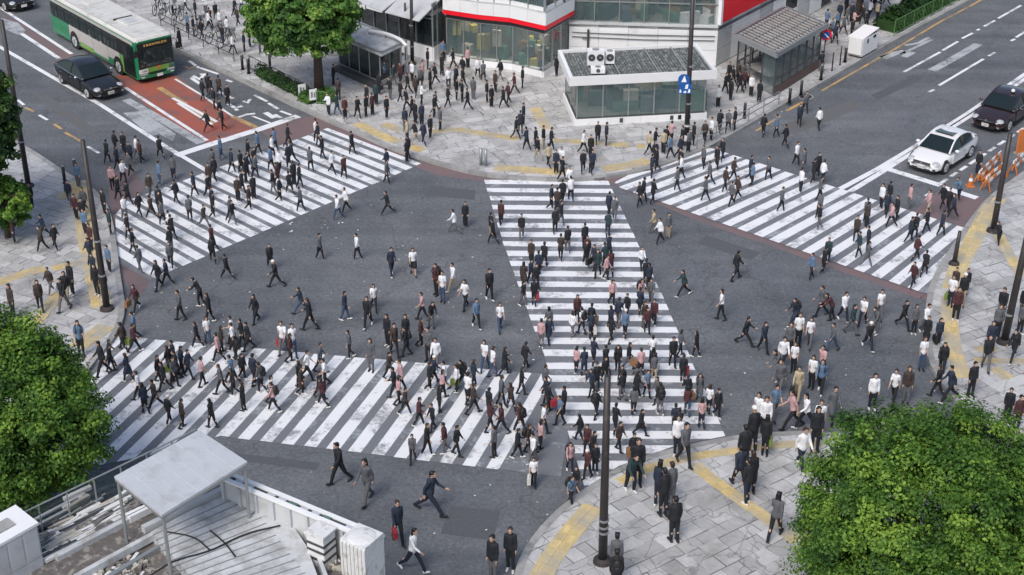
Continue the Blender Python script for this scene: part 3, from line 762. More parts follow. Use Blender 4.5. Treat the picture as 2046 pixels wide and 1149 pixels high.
# ---- glass kiosk on the plaza
FL, FR, BL = ground([(1147, 252), (1412, 238), (1124, 198)])
BR = FR + (BL - FL)
kio = thing('station_kiosk', 'flat roofed glass kiosk with white fascia standing on the plaza', 'kiosk', ((FL.x + BR.x) / 2, (FL.y + BR.y) / 2, PAVE))
KH = 2.35
quad = [FL, FR, BR, BL]
for a, b in zip(quad, quad[1:] + quad[:1]):
    for p, q in split(a, b, 0.85, 0.012):
        obj('plinth_tile', MB().prism([(v.x, v.y) for v in (p, q, q + (Vector((kio.location.x, kio.location.y, 0)) - q).normalized() * .25, p + (Vector((kio.location.x, kio.location.y, 0)) - p).normalized() * .25)], 0.13, 0.5), 'white', kio, world=True)
def inset(q, d):
    c = sum(q, Vector()) / 4; return [p + (c - p).normalized() * d for p in q]
qi = inset(quad, 0.16)
obj('floor', MB().prism([(v.x, v.y) for v in qi], 0.16, 0.5), 'int_floor', kio, world=True)
for k, (a, b) in enumerate(zip(qi, qi[1:] + qi[:1])):
    for p, q in split(a, b, 1.45, 0.05):
        d = (q - p).normalized(); nn = Vector((-d.y, d.x, 0)) * .012
        obj('glass_pane', MB().prism([(v.x, v.y) for v in (p - nn, q - nn, q + nn, p + nn)], 0.56, KH - .02), 'glass', kio, world=True)
    for p, q in split(a, b, 1.45):
        d = (q - p).normalized()
        obj('mullion', MB().bar((p.x, p.y, .5), (p.x, p.y, KH), .06, .06), 'frame', kio, world=True)
    rl = MB(); rl.bar((a.x, a.y, .53), (b.x, b.y, .53), .1, .06); obj('sill', rl, 'frame_dark', kio, world=True)
qo = [FL + (FL - BR).normalized() * .35, FR + (FR - BL).normalized() * .38, BR + (BR - FL).normalized() * .3, BL + (BL - FR).normalized() * .3]
qin = inset(qo, 0.21)
RZ0, RZ1 = KH, KH + .46
for a, b, c, d in zip(qo, qo[1:] + qo[:1], qin[1:] + qin[:1], qin):
    mbx = MB().prism([(v.x, v.y) for v in (a, b, c, d)], RZ0, RZ1)
    obj('fascia', mbx, 'white', kio, world=True)
obj('roof_deck', MB().prism([(v.x, v.y) for v in qin], RZ0 + .02, RZ1 - .16), 'roof_dark', kio, world=True)
M['deck_rib'] = mat('deck_rib', (0.085, 0.11, 0.11), 0.7, 0.5, 6.0, rnd=.25, dirt=(0.3, 0.31, 0.31), dscale=4, dlow=.5, dhigh=.6)
nrib = 46
for i in range(nrib):
    t = (i + .5) / nrib; p, q = qin[0].lerp(qin[1], t), qin[3].lerp(qin[2], t)
    p, q = p.lerp(q, .03), p.lerp(q, .97); z = RZ1 - .13
    if 9 <= i <= 17: q = p.lerp(q, .98)
    obj('roof_rib', MB().bar((p.x, p.y, z), (q.x, q.y, z), .09, .05), 'deck_rib', kio, world=True)
for t in (.34, .62, .82):
    p, q = qin[0].lerp(qin[1], t), qin[3].lerp(qin[2], t); z = RZ1 - .085
    obj('roof_seam', MB().bar((p.x, p.y, z), (q.x, q.y, z), .06, .03), 'frame', kio, world=True)
# what stands inside the kiosk: stair well, counters
rr = random.Random(5); ins = MB()
for _ in range(34):
    u, v_ = rr.uniform(.06, .94), rr.uniform(.15, .85); p = qi[0].lerp(qi[1], u).lerp(qi[3].lerp(qi[2], u), v_); h = rr.uniform(.3, 1.2)
    ins.box((p.x, p.y, .5 + h / 2), (rr.uniform(.4, 1.6), rr.uniform(.2, .5), h), rr.choice([2, 4, 4, 2, 0, 5]), rr.uniform(-.2, .2))
for i in range(9):
    u = .3 + i * .045; p = qi[0].lerp(qi[1], u).lerp(qi[3].lerp(qi[2], u), .5)
    ins.box((p.x, p.y, .5 + (1.3 - i * .13) / 2), (.3, 1.5, 1.3 - i * .13), 2)
obj('interior_fittings', ins, gm, kio, world=True)
for i in range(6):
    p = qi[0].lerp(qi[1], (i + .5) / 6).lerp(qi[3].lerp(qi[2], (i + .5) / 6), .5)
    obj('ceiling_light', MB().box((p.x, p.y, KH - .03), (.9, .18, .04)), 'shop_light', kio, world=True)
for t, m_ in ((.50, 'frame_dark'), (.56, 'black'), (.63, 'black'), (.12, 'frame_dark')):
    p, q = FL.lerp(FR, t + .22), FL.lerp(FR, t + .245); n = facing_n(FL, FR)
    obj('vent', MB().prism([(v.x, v.y) for v in (p + n * .02, q + n * .02, q - n * .03, p - n * .03)], .22, .45), m_, kio, world=True)

def ac_unit(base, rz, w, h, d, nf, label):
    t = thing('air_conditioner', label, 'air conditioner', base, rz, 'air conditioners on the kiosk roof')
    obj('casing', MB().box((0, 0, h / 2 + .06), (w, d, h)), 'white', t)
    for s in (-1, 1): obj('foot', MB().box((s * w * .35, 0, .03), (.08, d * .9, .06)), 'frame_dark', t)
    for k in range(nf):
        x = (k - (nf - 1) / 2) * w / max(nf, 1)
        r = min(h * .34, w / nf * .42)
        f = obj('fan_grille', MB().disc((x, -d / 2 - .012, h * .55 + .06), (0, 1, 0), r, .03, 18), 'frame_dark', t)
        obj('fan_hub', MB().disc((x, -d / 2 - .035, h * .55 + .06), (0, 1, 0), r * .3, .02, 12), 'frame', f)
    f = obj('fan_grille', MB().disc((0, 0, h + .075), (0, 0, 1), min(w, d) * .36, .03, 18), 'frame', t)
    return t
zr = RZ1 - .1
p1, p2, p3 = (G(1190, 133, zr), G(1218, 128, zr), G(1193, 143, zr))
ac_unit((p1.x, p1.y + .25, zr), 0.03, .85, .75, .5, 2, 'larger white air conditioner with two round fans on the kiosk roof')
ac_unit((p2.x, p2.y + .1, zr), 0.03, .46, .6, .45, 1, 'narrower white single-fan air conditioner beside the larger unit on the kiosk roof')
ac_unit((p3.x + .02, p3.y - .25, zr), 0.03, .7, .28, .4, 1, 'low white condenser box in front of the two taller air conditioners')

# ---- glass subway entrance by the right road
P0, P1, P2 = ground([(1471, 154), (1545, 192), (1634, 135)])
P3 = P0 + P2 - P1; q = [P1, P2, P3, P0]
sub = thing('subway_entrance', 'glass subway entrance shelter with slatted metal roof and brown plinth', 'shelter', ((P1.x + P3.x) / 2, (P1.y + P3.y) / 2, PAVE))
SH = 2.35
for k, (a, b) in enumerate(zip(q, q[1:] + q[:1])):
    d = (b - a).normalized(); nn = Vector((-d.y, d.x, 0)) * .07
    if k != 3:
        obj('plinth', MB().prism([(v.x, v.y) for v in (a - nn, b - nn, b + nn, a + nn)], .13, .6), 'brown' if k == 0 else 'concrete', sub, world=True)
        obj('hand_rail', MB().bar((a.x, a.y, 1.02), (b.x, b.y, 1.02), .05, .05), 'brown', sub, world=True)
    for i, (p, r) in enumerate(split(a, b, .95, .06)):
        if k == 3 and i in (0, 1): continue
        n2 = nn * .15
        obj('glass_pane', MB().prism([(v.x, v.y) for v in (p - n2, r - n2, r + n2, p + n2)], .62 if k != 3 else .2, SH - .06), 'glass', sub, world=True)
    for p, r in split(a, b, .95): obj('post', MB().bar((p.x, p.y, .13), (p.x, p.y, SH), .08, .08), 'frame_dark', sub, world=True)
c = sum(q, Vector()) / 4
qo = [p + (p - c).normalized() * .32 for p in q]
obj('roof_frame', strip_prism(qo + [qo[0]], .12, SH, SH + .26), 'frame', sub, world=True)
obj('roof_panel', MB().prism([(v.x, v.y) for v in inset(qo, .1)], SH + .05, SH + .15), 'roof_dark', sub, world=True)
for i in range(17):
    t = (i + .5) / 17; p, r = qo[0].lerp(qo[1], t), qo[3].lerp(qo[2], t); p, r = p.lerp(r, .04), p.lerp(r, .96)
    obj('roof_slat', MB().bar((p.x, p.y, SH + .22), (r.x, r.y, SH + .22), .14, .05), 'concrete', sub, world=True)
for i in range(4):
    t = (i + .5) / 4; p, r = qo[0].lerp(qo[3], t), qo[1].lerp(qo[2], t); p, r = p.lerp(r, .03), p.lerp(r, .97)
    obj('roof_batten', MB().bar((p.x, p.y, SH + .265), (r.x, r.y, SH + .265), .05, .03), 'frame', sub, world=True)
st = MB()
for i in range(9):
    p, r = q[0].lerp(q[1], .1 + i * .08), q[3].lerp(q[2], .1 + i * .08); p, r = p.lerp(r, .2), p.lerp(r, .8)
    st.bar((p.x, p.y, .9 - i * .08), (r.x, r.y, .9 - i * .08), .3, .1)
obj('stair', st, 'concrete', sub, world=True)

# ---- dark glass pavilion behind the tree
P1, P0, P2 = ground([(762, 174), (676, 136), (803, 152)])
P3 = P0 + P2 - P1; q = [P1, P2, P3, P0]
pav = thing('glass_pavilion', 'low dark glass pavilion with pale roof beside the round plaza tree', 'pavilion', ((P1.x + P3.x) / 2, (P1.y + P3.y) / 2, PAVE))
obj('plinth', MB().prism([(v.x, v.y) for v in q], .13, .45), 'concrete', pav, world=True)
qi = inset(q, .1)
for k, (a, b) in enumerate(zip(qi, qi[1:] + qi[:1])):
    d = (b - a).normalized(); nn = Vector((-d.y, d.x, 0)) * .01
    for p, r in split(a, b, 1.0, .05): obj('glass_pane', MB().prism([(v.x, v.y) for v in (p - nn, r - nn, r + nn, p + nn)], .46, 1.95), 'glass_dark', pav, world=True)
    for p, r in split(a, b, 1.0): obj('post', MB().bar((p.x, p.y, .45), (p.x, p.y, 1.96), .06, .06), 'frame', pav, world=True)
qo = [p + (p - sum(q, Vector()) / 4).normalized() * .3 for p in q]
obj('roof', MB().prism([(v.x, v.y) for v in qo], 1.96, 2.12), 'roof_white', pav, world=True)
obj('roof_edge', strip_prism(qo + [qo[0]], .1, 2.1, 2.2), 'frame', pav, world=True)
obj('skirting_bench', MB().bar((P0.x, P0.y - .5, .35), (P1.x, P1.y - .5, .35), .35, .3), 'frame_dark', pav, world=True)
# curved glass canopy between pavilion and store
cp = [G(738, 62, 2.3), G(770, 66, 2.4), G(800, 78, 2.4), G(812, 92, 2.2)]
can = thing('glass_canopy', 'curved white edged glass canopy between pavilion and store awning', 'canopy', (cp[1].x, cp[1].y, PAVE))
obj('canopy_edge', MB().tube(smooth_line(cp, 2), .09, 8), 'white', can, world=True)
for i in range(3):
    a, b = cp[i], cp[i + 1]; o = Vector((-.7, 1.1, -.15))
    obj('canopy_pane', MB().poly([a, b, b + o, a + o]), 'glass_clear', can, world=True)
for p in cp: obj('post', MB().tube([(p.x, p.y, PAVE), (p.x, p.y, p.z)], .05, 8), 'frame', can, world=True)

# ------------------------------------------------------------------ the low roof in front, at the lower left
RZ = 5.0
def U(px, py, z): return G(px, py, z)
pa, pb = U(455, 943, 6.0), U(766, 1071, 6.0)                  # street side top of the parapet
left_far, left_near = U(20, 1052, 5.6), U(-60, 1190, 5.6)
rb = thing('low_roof_building', 'low building with cluttered white and grey roof in front of crossing', 'building', (pa.x, pa.y, 0))
t_ = (pb - pa).normalized(); n_ = Vector((t_.y, -t_.x, 0))
if n_.y > 0: n_ = -n_
rail_a, rail_b = U(392, 858, 5.9), U(-40, 1066, 5.9)
corner = pb + n_ * 0.0
base = [(rail_b.x, rail_b.y), (rail_a.x, rail_a.y), (pa.x, pa.y), (pb.x, pb.y), (pb.x + n_.x * 9, pb.y + n_.y * 9), (rail_b.x - 3, rail_b.y - 12)]
obj('walls', MB().prism(base, 0.0, RZ - .25), 'wall_grey', rb, world=True)
obj('roof_deck', MB().prism(base, RZ - .25, RZ), 'roof_dark', rb, world=True)
# parapet: panels on the roof side, white coping with dark slots along the top
w = .26
for i in range(9):
    a = pa.lerp(pb, i / 9); b = pa.lerp(pb, (i + 1) / 9); g = t_ * .012
    a, b = a + g, b - g
    obj('parapet_panel', MB().prism([(v.x, v.y) for v in (a, b, b + n_ * w, a + n_ * w)], RZ, 5.93), 'wall_grey', rb, world=True)
    obj('parapet_post', MB().prism([(v.x, v.y) for v in (a + n_ * (w + .004), a + t_ * .09 + n_ * (w + .004), a + t_ * .09 + n_ * (w + .07), a + n_ * (w + .07))], RZ, 5.9), 'sheet', rb, world=True)
for o0, o1 in ((-.06, .07), (.2, .32)):
    obj('coping', MB().prism([(v.x, v.y) for v in (pa + n_ * o0, pb + n_ * o0, pb + n_ * o1, pa + n_ * o1)], 5.932, 6.0), 'white', rb, world=True)
obj('coping_tray', MB().prism([(v.x, v.y) for v in (pa + n_ * .072, pb + n_ * .072, pb + n_ * .198, pa + n_ * .198)], 5.932, 5.955), 'frame_dark', rb, world=True)
for i in range(14):
    if i in (3, 10): continue
    a = pa.lerp(pb, (i + .1) / 14); b = pa.lerp(pb, (i + .75) / 14)
    obj('coping_plate', MB().prism([(v.x, v.y) for v in (a + n_ * .08, b + n_ * .08, b + n_ * .19, a + n_ * .19)], 5.956, 5.985), 'sheet' if i % 3 else 'goods_4', rb, world=True)
# corner block, round column
M['peeling'] = mat('peeling_white', (0.66, 0.67, 0.67), 0.7, 0.2, 3.0, dirt=(0.30, 0.28, 0.25), dscale=3.0, dlow=.52, dhigh=.7, bump=.8, bscale=7)
cb = pb + n_ * .42 - t_ * .36
obj('corner_block', MB().prism([(v.x, v.y) for v in (cb - t_ * .40 - n_ * .40, cb + t_ * .38 - n_ * .40, cb + t_ * .38 + n_ * .36, cb - t_ * .40 + n_ * .36)], 0.2, 6.12), 'peeling', rb, world=True)
lump = MB(); lump.ell((cb.x, cb.y, 6.10), (.40, .38, .07), 0, 18, 10); obj('corner_cap', lump, 'peeling', rb, True, world=True)
fins = MB()
for i in range(7):
    p = cb - t_ * .36 + t_ * .118 * i + n_ * .38; fins.bar((p.x, p.y, .2), (p.x, p.y, 6.06), .05, .05)
obj('corner_rib', fins, 'peeling', rb, world=True)
cc = U(640, 1056, 6.05)
col = MB(); hw = .27
def sq(c, w1, w2): return [(v.x, v.y) for v in (c - t_ * w1 - n_ * w2, c + t_ * w1 - n_ * w2, c + t_ * w1 + n_ * w2, c - t_ * w1 + n_ * w2)]
obj('vent_pillar', MB().prism(sq(cc, hw, .24), RZ, 5.96), 'peeling', rb, world=True)
obj('pillar_cap', MB().prism(sq(cc, hw + .03, .27), 5.962, 6.02), 'peeling', rb, world=True)
for z in (5.2, 5.45, 5.66): obj('pillar_band', MB().prism(sq(cc, hw + .006, .246), z, z + .08), 'frame_dark', rb, world=True)
# curved white roof sheet with seams
cs = [U(x, y, 5.32) for x, y in ((302, 1062), (395, 1012), (490, 976), (528, 992), (575, 1035), (612, 1090), (640, 1165), (560, 1240), (395, 1240), (380, 1150))]
sheet_ = MB().prism([(v.x, v.y) for v in cs], RZ + .002, 5.32)
obj('roof_sheet', sheet_, 'roof_white', rb, world=True)
for i in range(15):
    t = (i + .7) / 15.5
    a = cs[0].lerp(cs[8], t); b = cs[2].lerp(cs[6], t)
    b = a.lerp(b, .95)
    if not inside((b.x, b.y), [(v.x, v.y) for v in cs]): b = a.lerp(b, .8)
    obj('roof_seam', MB().bar((a.x, a.y, 5.325), (b.x, b.y, 5.325), .028, .022), 'frame', rb, world=True)
obj('gutter', strip_prism([cs[3] + Vector((.12, 0, 0)), cs[4] + Vector((.14, 0, 0)), cs[5] + Vector((.16, 0, 0)), cs[6] + Vector((.16, 0, 0))], .1, RZ + .004, 5.3), 'sheet', rb, world=True)
# inner ridge and troughs on the left part
for k, (x0, y0, x1, y1, wd, zz, m_) in enumerate(((285, 1052, 490, 952, .16, 5.42, 'wall_grey'), (150, 1150, 470, 975, .14, 5.28, 'roof_white'), (255, 1030, 410, 955, .22, 5.22, 'white'), (110, 1110, 300, 1010, .2, 5.15, 'roof_white'),
                                                 (200, 1160, 330, 1082, .12, 5.15, 'frame'), (60, 1090, 245, 990, .12, 5.12, 'wall_grey'))):
    a, b = U(x0, y0, zz), U(x1, y1, zz); obj('roof_beam', MB().bar((a.x, a.y, zz - .1), (b.x, b.y, zz - .1), wd, .2), m_, rb, world=True)

# canopy on four posts
CZ = 7.1
cq = [U(228, 952, CZ), U(323, 1029, CZ), U(494, 922, CZ), U(398, 859, CZ)]
ctr = sum(cq, Vector()) / 4
rc = thing('roof_canopy', 'flat sheet metal canopy on four thin posts on the low roof', 'canopy', (ctr.x, ctr.y, RZ))
obj('canopy_roof', MB().prism([(v.x, v.y) for v in cq], CZ - .07, CZ), 'sheet', rc, world=True)
for i in range(1, 7):
    a, b = cq[0].lerp(cq[3], i / 7), cq[1].lerp(cq[2], i / 7)
    obj('roof_seam', MB().bar((a.x, a.y, CZ + .004), (b.x, b.y, CZ + .004), .012, .012), 'sheet', rc, world=True)
for a, b in zip(cq, cq[1:] + cq[:1]):
    a2, b2 = a.lerp(ctr, .02), b.lerp(ctr, .02); obj('edge_beam', MB().bar((a2.x, a2.y, CZ - .11), (b2.x, b2.y, CZ - .11), .05, .08), 'frame', rc, world=True)
for p in cq:
    p2 = p.lerp(ctr, .05); obj('post', MB().tube([(p2.x, p2.y, RZ), (p2.x, p2.y, CZ - .07)], .045, 10), 'frame', rc, world=True)

# glass railing along the far roof edge
gr = thing('glass_railing', 'glass and wire railing along the back edge of low roof', 'railing', (rail_b.x, rail_b.y, RZ))
obj('top_rail', MB().tube([rail_b, rail_a], .025, 8), 'frame', gr, world=True)
for i in range(9):
    p = rail_b.lerp(rail_a, i / 8); obj('post', MB().tube([(p.x, p.y, RZ - .2), (p.x, p.y, 5.9)], .025, 8), 'frame', gr, world=True)
    if i < 8:
        q_ = rail_b.lerp(rail_a, (i + .95) / 8); p_ = rail_b.lerp(rail_a, (i + .05) / 8)
        obj('glass_pane', MB().bar((p_.x, p_.y, 5.42), (q_.x, q_.y, 5.42), .012, .8), 'glass_clear', gr, world=True)
for i in range(5):
    z = 5.15 + i * .14; o = n_ * 0 + Vector((.22 + i * .22, -.25 - i * .3, 0))
    obj('wire', MB().tube([rail_b + o + Vector((0, 0, z - 5.9)), rail_b.lerp(rail_a, .8) + o + Vector((0, 0, z - 5.9))], .012, 5), 'frame', gr, world=True)

# metal cabinet at the roof's left end
cbq = [U(x, y, 6.3) for x, y in ((-60, 1062), (30, 1013), (73, 1047), (-20, 1100))]
cab = thing('roof_cabinet', 'pale metal plant cabinet standing at end of the low roof', 'cabinet', (cbq[2].x, cbq[2].y, RZ))
obj('casing', MB().prism([(v.x, v.y) for v in cbq], RZ, 6.26), 'sheet', cab, world=True)
cc_ = sum(cbq, Vector()) / 4
obj('lid', MB().prism([(v.x, v.y) for v in [p + (p - cc_).normalized() * .05 for p in cbq]], 6.262, 6.34), 'white', cab, world=True)
obj('lid_hatch', MB().prism([(v.x, v.y) for v in [p.lerp(cc_, .62) for p in cbq]], 6.34, 6.38), 'concrete', cab, world=True)
for k in range(2):
    a, b = cbq[k + 1], cbq[(k + 2) % 4]; n2 = facing_n(a, b)
    for i in range(3):
        p, q_ = a.lerp(b, (i + .08) / 3), a.lerp(b, (i + .92) / 3)
        obj('side_panel', MB().prism([(v.x, v.y) for v in (p + n2 * .02, q_ + n2 * .02, q_ - n2 * .02, p - n2 * .02)], RZ + .35, 6.2), 'sheet', cab, world=True)
# pipes and oddments lying on the left part of the roof
u0, u1, u2 = U(85, 1120, RZ), U(250, 1030, RZ), U(150, 1020, RZ)
rr = random.Random(11)
dirv = (U(260, 1025, RZ) - U(90, 1118, RZ)).normalized(); perp = Vector((-dirv.y, dirv.x, 0))
org = U(90, 1128, RZ)
for i in range(7):
    p = org + perp * (.16 + i * .27) + dirv * rr.uniform(0, .4); l = rr.uniform(1.6, 2.6)
    pr = thing('cable_tray', 'thin metal cable tray on the low roof, %s from its lower edge' % ['first', 'second', 'third', 'fourth', 'fifth', 'sixth', 'seventh'][i], 'cable tray', (p.x, p.y, RZ), math.atan2(dirv.y, dirv.x), 'cable trays along the low roof')
    obj('channel', MB().box((l / 2, 0, .04), (l, .09, .05)), 'sheet', pr)
    for j in range(4): obj('bracket', MB().box((l * (j + .5) / 4, 0, .015), (.04, .16, .03)), 'frame_dark', pr)
junk = MB()
for _ in range(330):
    p = org + dirv * rr.uniform(.1, 2.9) + perp * abs(rr.gauss(0, .55)); s_ = rr.uniform(.05, .22)
    junk.box((p.x, p.y, RZ + s_ / 3 + .02), (s_ * rr.uniform(.8, 5), s_ * .55, s_ * .5), rr.choice([0, 0, 1, 1, 2, 3, 3]), math.atan2(dirv.y, dirv.x) + rr.gauss(0, .12))
org2 = U(215, 1160, RZ)
for _ in range(120):
    p = org2 + dirv * rr.uniform(-.6, 1.0) + perp * rr.uniform(-.5, .5); s_ = rr.uniform(.04, .16)
    junk.box((p.x, p.y, RZ + s_ / 3 + .01), (s_ * rr.uniform(.6, 3), s_ * .6, s_ * .6), rr.choice([0, 1, 1, 2]), rr.random() * 3)
org3 = U(560, 1090, RZ)
for _ in range(150):
    p = pa.lerp(pb, rr.uniform(.15, .95)) + n_ * rr.uniform(.4, .85); s_ = rr.uniform(.04, .14)
    junk.box((p.x, p.y, RZ + s_ / 3 + .01), (s_ * rr.uniform(.6, 3.5), s_ * .5, s_ * .6), rr.choice([0, 1, 1, 2]), rr.random() * 3)
tag(obj('roof_debris', junk, ['peeling', 'roof_dark', 'goods_0', 'frame_dark']), 'loose boards, boxes and scraps strewn over the low roof', 'debris', kind='stuff')
cabs = MB()
for cl, pts in zip(('longest black cable, crossing the whole white roof sheet', 'short black cable lying across the roof seams', 'short black cable at left edge of white roof sheet'), ([(300, 1150), (350, 1118), (420, 1102), (488, 1066), (560, 1050)], [(420, 1060), (450, 1085), (470, 1112)], [(330, 1062), (390, 1072), (420, 1100)])):
    cabs = MB().tube(smooth_line([U(x, y, 5.36) for x, y in pts], 2), .022, 6)
    tag(obj('cable', cabs, 'black'), cl, 'cable', 'cables on the white roof sheet')
# ------------------------------------------------------------------ VEHICLES
M['bus_green'] = mat('bus_green', (0.012, 0.20, 0.085), 0.35, 0.12, 1.2, coat=.3, dirt=(0.03, 0.10, 0.05), dscale=1.5)
M['bus_lime'] = mat('bus_lime', (0.16, 0.34, 0.06), 0.4, 0.12, 2, coat=.3)
M['bus_grey'] = mat('bus_grey', (0.46, 0.44, 0.42), 0.45, 0.1, 1.2, coat=.2, dirt=(0.30, 0.28, 0.27), dscale=1.2)
M['bus_roof'] = mat('bus_roof', (0.60, 0.595, 0.57), 0.55, 0.1, 1.5, dirt=(0.36, 0.35, 0.33), dscale=1.3, dlow=.52, dhigh=.75)
M['amber'] = mat('amber_lamp', (0.75, 0.45, 0.12), 0.5, 0.0, emit=0.12)
M['lamp'] = mat('headlamp_glass', (0.42, 0.44, 0.46), 0.1, 0.15, 12, spec=.8, coat=.5)
M['tail'] = mat('tail_lamp', (0.35, 0.02, 0.02), 0.2, 0.1, 8, coat=.5)
M['plate'] = mat('number_plate', (0.75, 0.75, 0.73), 0.5, 0.03)
M['car_glass'] = mat('car_glass', (0.010, 0.017, 0.017), 0.05, 0.2, 1, spec=0.7)
M['car_black'] = mat('black_car_paint', (0.012, 0.012, 0.014), 0.25, 0.1, 2, coat=.6)
M['car_white'] = mat('white_car_paint', (0.74, 0.745, 0.76), 0.3, 0.02, 2, coat=.5)
M['car_maroon'] = mat('dark_maroon_paint', (0.028, 0.015, 0.016), 0.22, 0.1, 2, coat=.7)

M['glass_bus'] = mat('bus_window', (0.03, 0.045, 0.047), 0.04, 0.2, 1, alpha=0.5, spec=1.0)
def wheel(parent, x, y, r, w, side, spokes=7):
    wh = obj('wheel', MB().tube([(x, y - side * w / 2, r), (x, y + side * w / 2, r)], [r * .96, r * .96], 22), 'rubber', parent, False)
    obj('tyre', MB().tube([(x, y - side * w * .35, r), (x, y + side * (w / 2 + .004), r)], [r, r * .95], 24), 'rubber', wh)
    rim = MB().tube([(x, y + side * (w / 2 + .002), r), (x, y + side * (w / 2 + .012), r)], r * .66, 20)
    rim2 = MB()
    for k in range(spokes):
        a = 2 * math.pi * k / spokes
        rim2.bar((x, y + side * (w / 2 + .02), r), (x + r * .62 * math.cos(a), y + side * (w / 2 + .02), r + r * .62 * math.sin(a)), .02, r * .16, up=(0, 1, 0))
    rim2.disc((x, y + side * (w / 2 + .022), r), (0, 1, 0), r * .18, .03, 12)
    obj('hub', rim, 'wall_grey', wh); obj('rim', rim2, 'chrome', wh)
    return wh

def bus(front_c, rz, L_=10.6, Wd=2.25, H=2.55):
    h = Wd / 2
    t = thing('city_bus', 'green and grey single-deck city bus with white roof waiting in the red lane', 'bus', (front_c.x, front_c.y, 0), rz)
    body = MB()
    ring = []
    def sec(x, hh, zt, zb, rr_):
        pts = [(x, -hh, zb), (x, hh, zb), (x, hh, zt - rr_)]
        for k in range(1, 4): pts.append((x, hh - rr_ * (1 - math.cos(k * math.pi / 6)), zt - rr_ + rr_ * math.sin(k * math.pi / 6)))
        for k in range(3, 0, -1): pts.append((x, -hh + rr_ * (1 - math.cos(k * math.pi / 6)), zt - rr_ + rr_ * math.sin(k * math.pi / 6)))
        pts.append((x, -hh, zt - rr_)); return pts
    S_ = [sec(0, h - .13, H - .16, .38, .1), sec(-.06, h - .04, H - .06, .28, .14), sec(-.25, h, H, .27, .16), sec(-L_ + .15, h, H, .27, .16), sec(-L_, h - .08, H - .1, .34, .12)]
    n = len(S_[0]); vs = [p for s_ in S_ for p in s_]; fs = []
    for i in range(len(S_) - 1):
        for j in range(n): fs.append((i * n + j, (i + 1) * n + j, (i + 1) * n + (j + 1) % n, i * n + (j + 1) % n))
    fs += [tuple(range(n))[::-1], tuple(range((len(S_) - 1) * n, len(S_) * n))]
    mi = []
    body.add(vs, fs)
    b = obj('body', body, ['bus_green', 'bus_roof', 'bus_grey'], t)
    bm = bmesh.new(); bm.from_mesh(b.data); bmesh.ops.recalc_face_normals(bm, faces=bm.faces); bm.to_mesh(b.data); bm.free()
    for p in b.data.polygons:
        z = p.center.z; p.material_index = 1 if p.normal.z > .25 else 0
    # roof fittings
    hat = obj('roof_hatch', MB().box((-2.9, .1, H + .03), (1.25, .85, .06)), 'bus_roof', t); obj('hatch_lid', MB().box((-2.9, .1, H + .075), (.7, .6, .03)), 'wall_grey', hat)
    obj('hatch_lip', MB().box((-3.6, .05, H + .045), (.08, 1.1, .09)), 'frame_dark', hat)
    obj('roof_hatch', MB().box((-7.4, .1, H + .03), (1.1, .85, .06)), 'bus_roof', t)
    for s in (-1, 1): obj('roof_rail', MB().box((-L_ / 2, s * (h - .17), H + .008), (L_ - .7, .05, .03)), 'bus_grey', t)
    for x in (-1.2, -4.6, -6.0, -9): obj('roof_joint', MB().box((x, 0, H + .004), (.02, Wd - .42, .01)), 'wall_grey', t)
    # sides: dark window band, panes, panels, doors
    for s in (-1, 1):
        y = s * (h + .006)
        obj('window_band', MB().box((-L_ / 2 - .1, y, 1.72), (L_ - .9, .02, .84)), 'black', t)
        x = -2.05; k = 0
        while x > -L_ + .7:
            sb_ = MB()
            for q_ in range(2): sb_.box((x - .25 - .42 * q_, y + s * .011, 1.5 + .1 * random.random()), (.22, .006, .3 + .15 * random.random()), random.randrange(3))
            sb_.box((x - .45, y + s * .0105, 2.03), (.8, .005, .05), 0)
            wd_ = obj('window', MB().box((x - .45, y + s * .022, 1.74), (.86, .012, .74)), 'glass_bus', t)
            obj('seat_back', sb_, ['wall_grey', 'goods_4', 'frame'], wd_)
            k += 1; x -= .93
        panels = [(-2.0, -3.4, .72, 1.28, 'bus_grey'), (-3.42, -5.2, .48, 1.28, 'bus_grey'), (-5.22, -6.9, .62, 1.28, 'bus_grey'), (-6.92, -8.2, .55, 1.28, 'bus_grey'),
                  (-8.22, -L_ + .1, .4, 1.28, 'bus_green'), (-2.0, -3.4, .3, .70, 'bus_green'), (-3.42, -5.2, .3, .46, 'bus_green'), (-5.22, -6.9, .3, .60, 'bus_lime'), (-6.92, -8.2, .3, .53, 'bus_green')]
        for x0, x1, z0, z1, m_ in panels:
            obj('side_panel', MB().box(((x0 + x1) / 2, y - s * .002, (z0 + z1) / 2), (abs(x0 - x1) - .015, .02, z1 - z0)), m_, t)
        obj('skirt_trim', MB().box((-4.6, y + s * .004, .33), (5.2, .02, .06)), 'brown', t)
        obj('upper_panel', MB().box((-L_ / 2, y - s * .002, 2.24), (L_ - .6, .02, .17)), 'bus_grey', t)
    y = -(h + .016)
    for x0, w_ in ((-.55, .62), (-1.22, .62)):
        dr = obj('door', MB().box((x0, y, 1.22), (w_, .03, 1.72)), 'black', t)
        obj('door_glass', MB().box((x0, y - .018, 1.30), (w_ - .12, .012, 1.45)), 'car_glass', dr)
    obj('door_panel', MB().box((-1.72, y + .006, .78), (.34, .02, .9)), 'bus_lime', t)
    # front
    obj('windscreen_surround', MB().box((.012, 0, 1.55), (.05, Wd - .2, 1.46)), 'black', t)
    ds = MB().box((.04, 0, 1.02), (.008, Wd - .4, .16), 0); ds.box((.04, -.62, 1.28), (.008, .34, .42), 1); ds.box((.04, -.62, 1.58), (.008, .16, .2), 2); ds.box((.04, .5, 1.3), (.008, .05, .6), 0); ds.box((.04, .7, 1.12), (.008, .3, .12), 0)
    obj('dashboard', ds, ['wall_grey', 'goods_2', 'skin'], t)
    for s in (-1, 1): obj('windscreen', MB().box((.052, s * (h - .12) / 2, 1.43), (.012, h - .19, .98)), 'glass_bus', t)
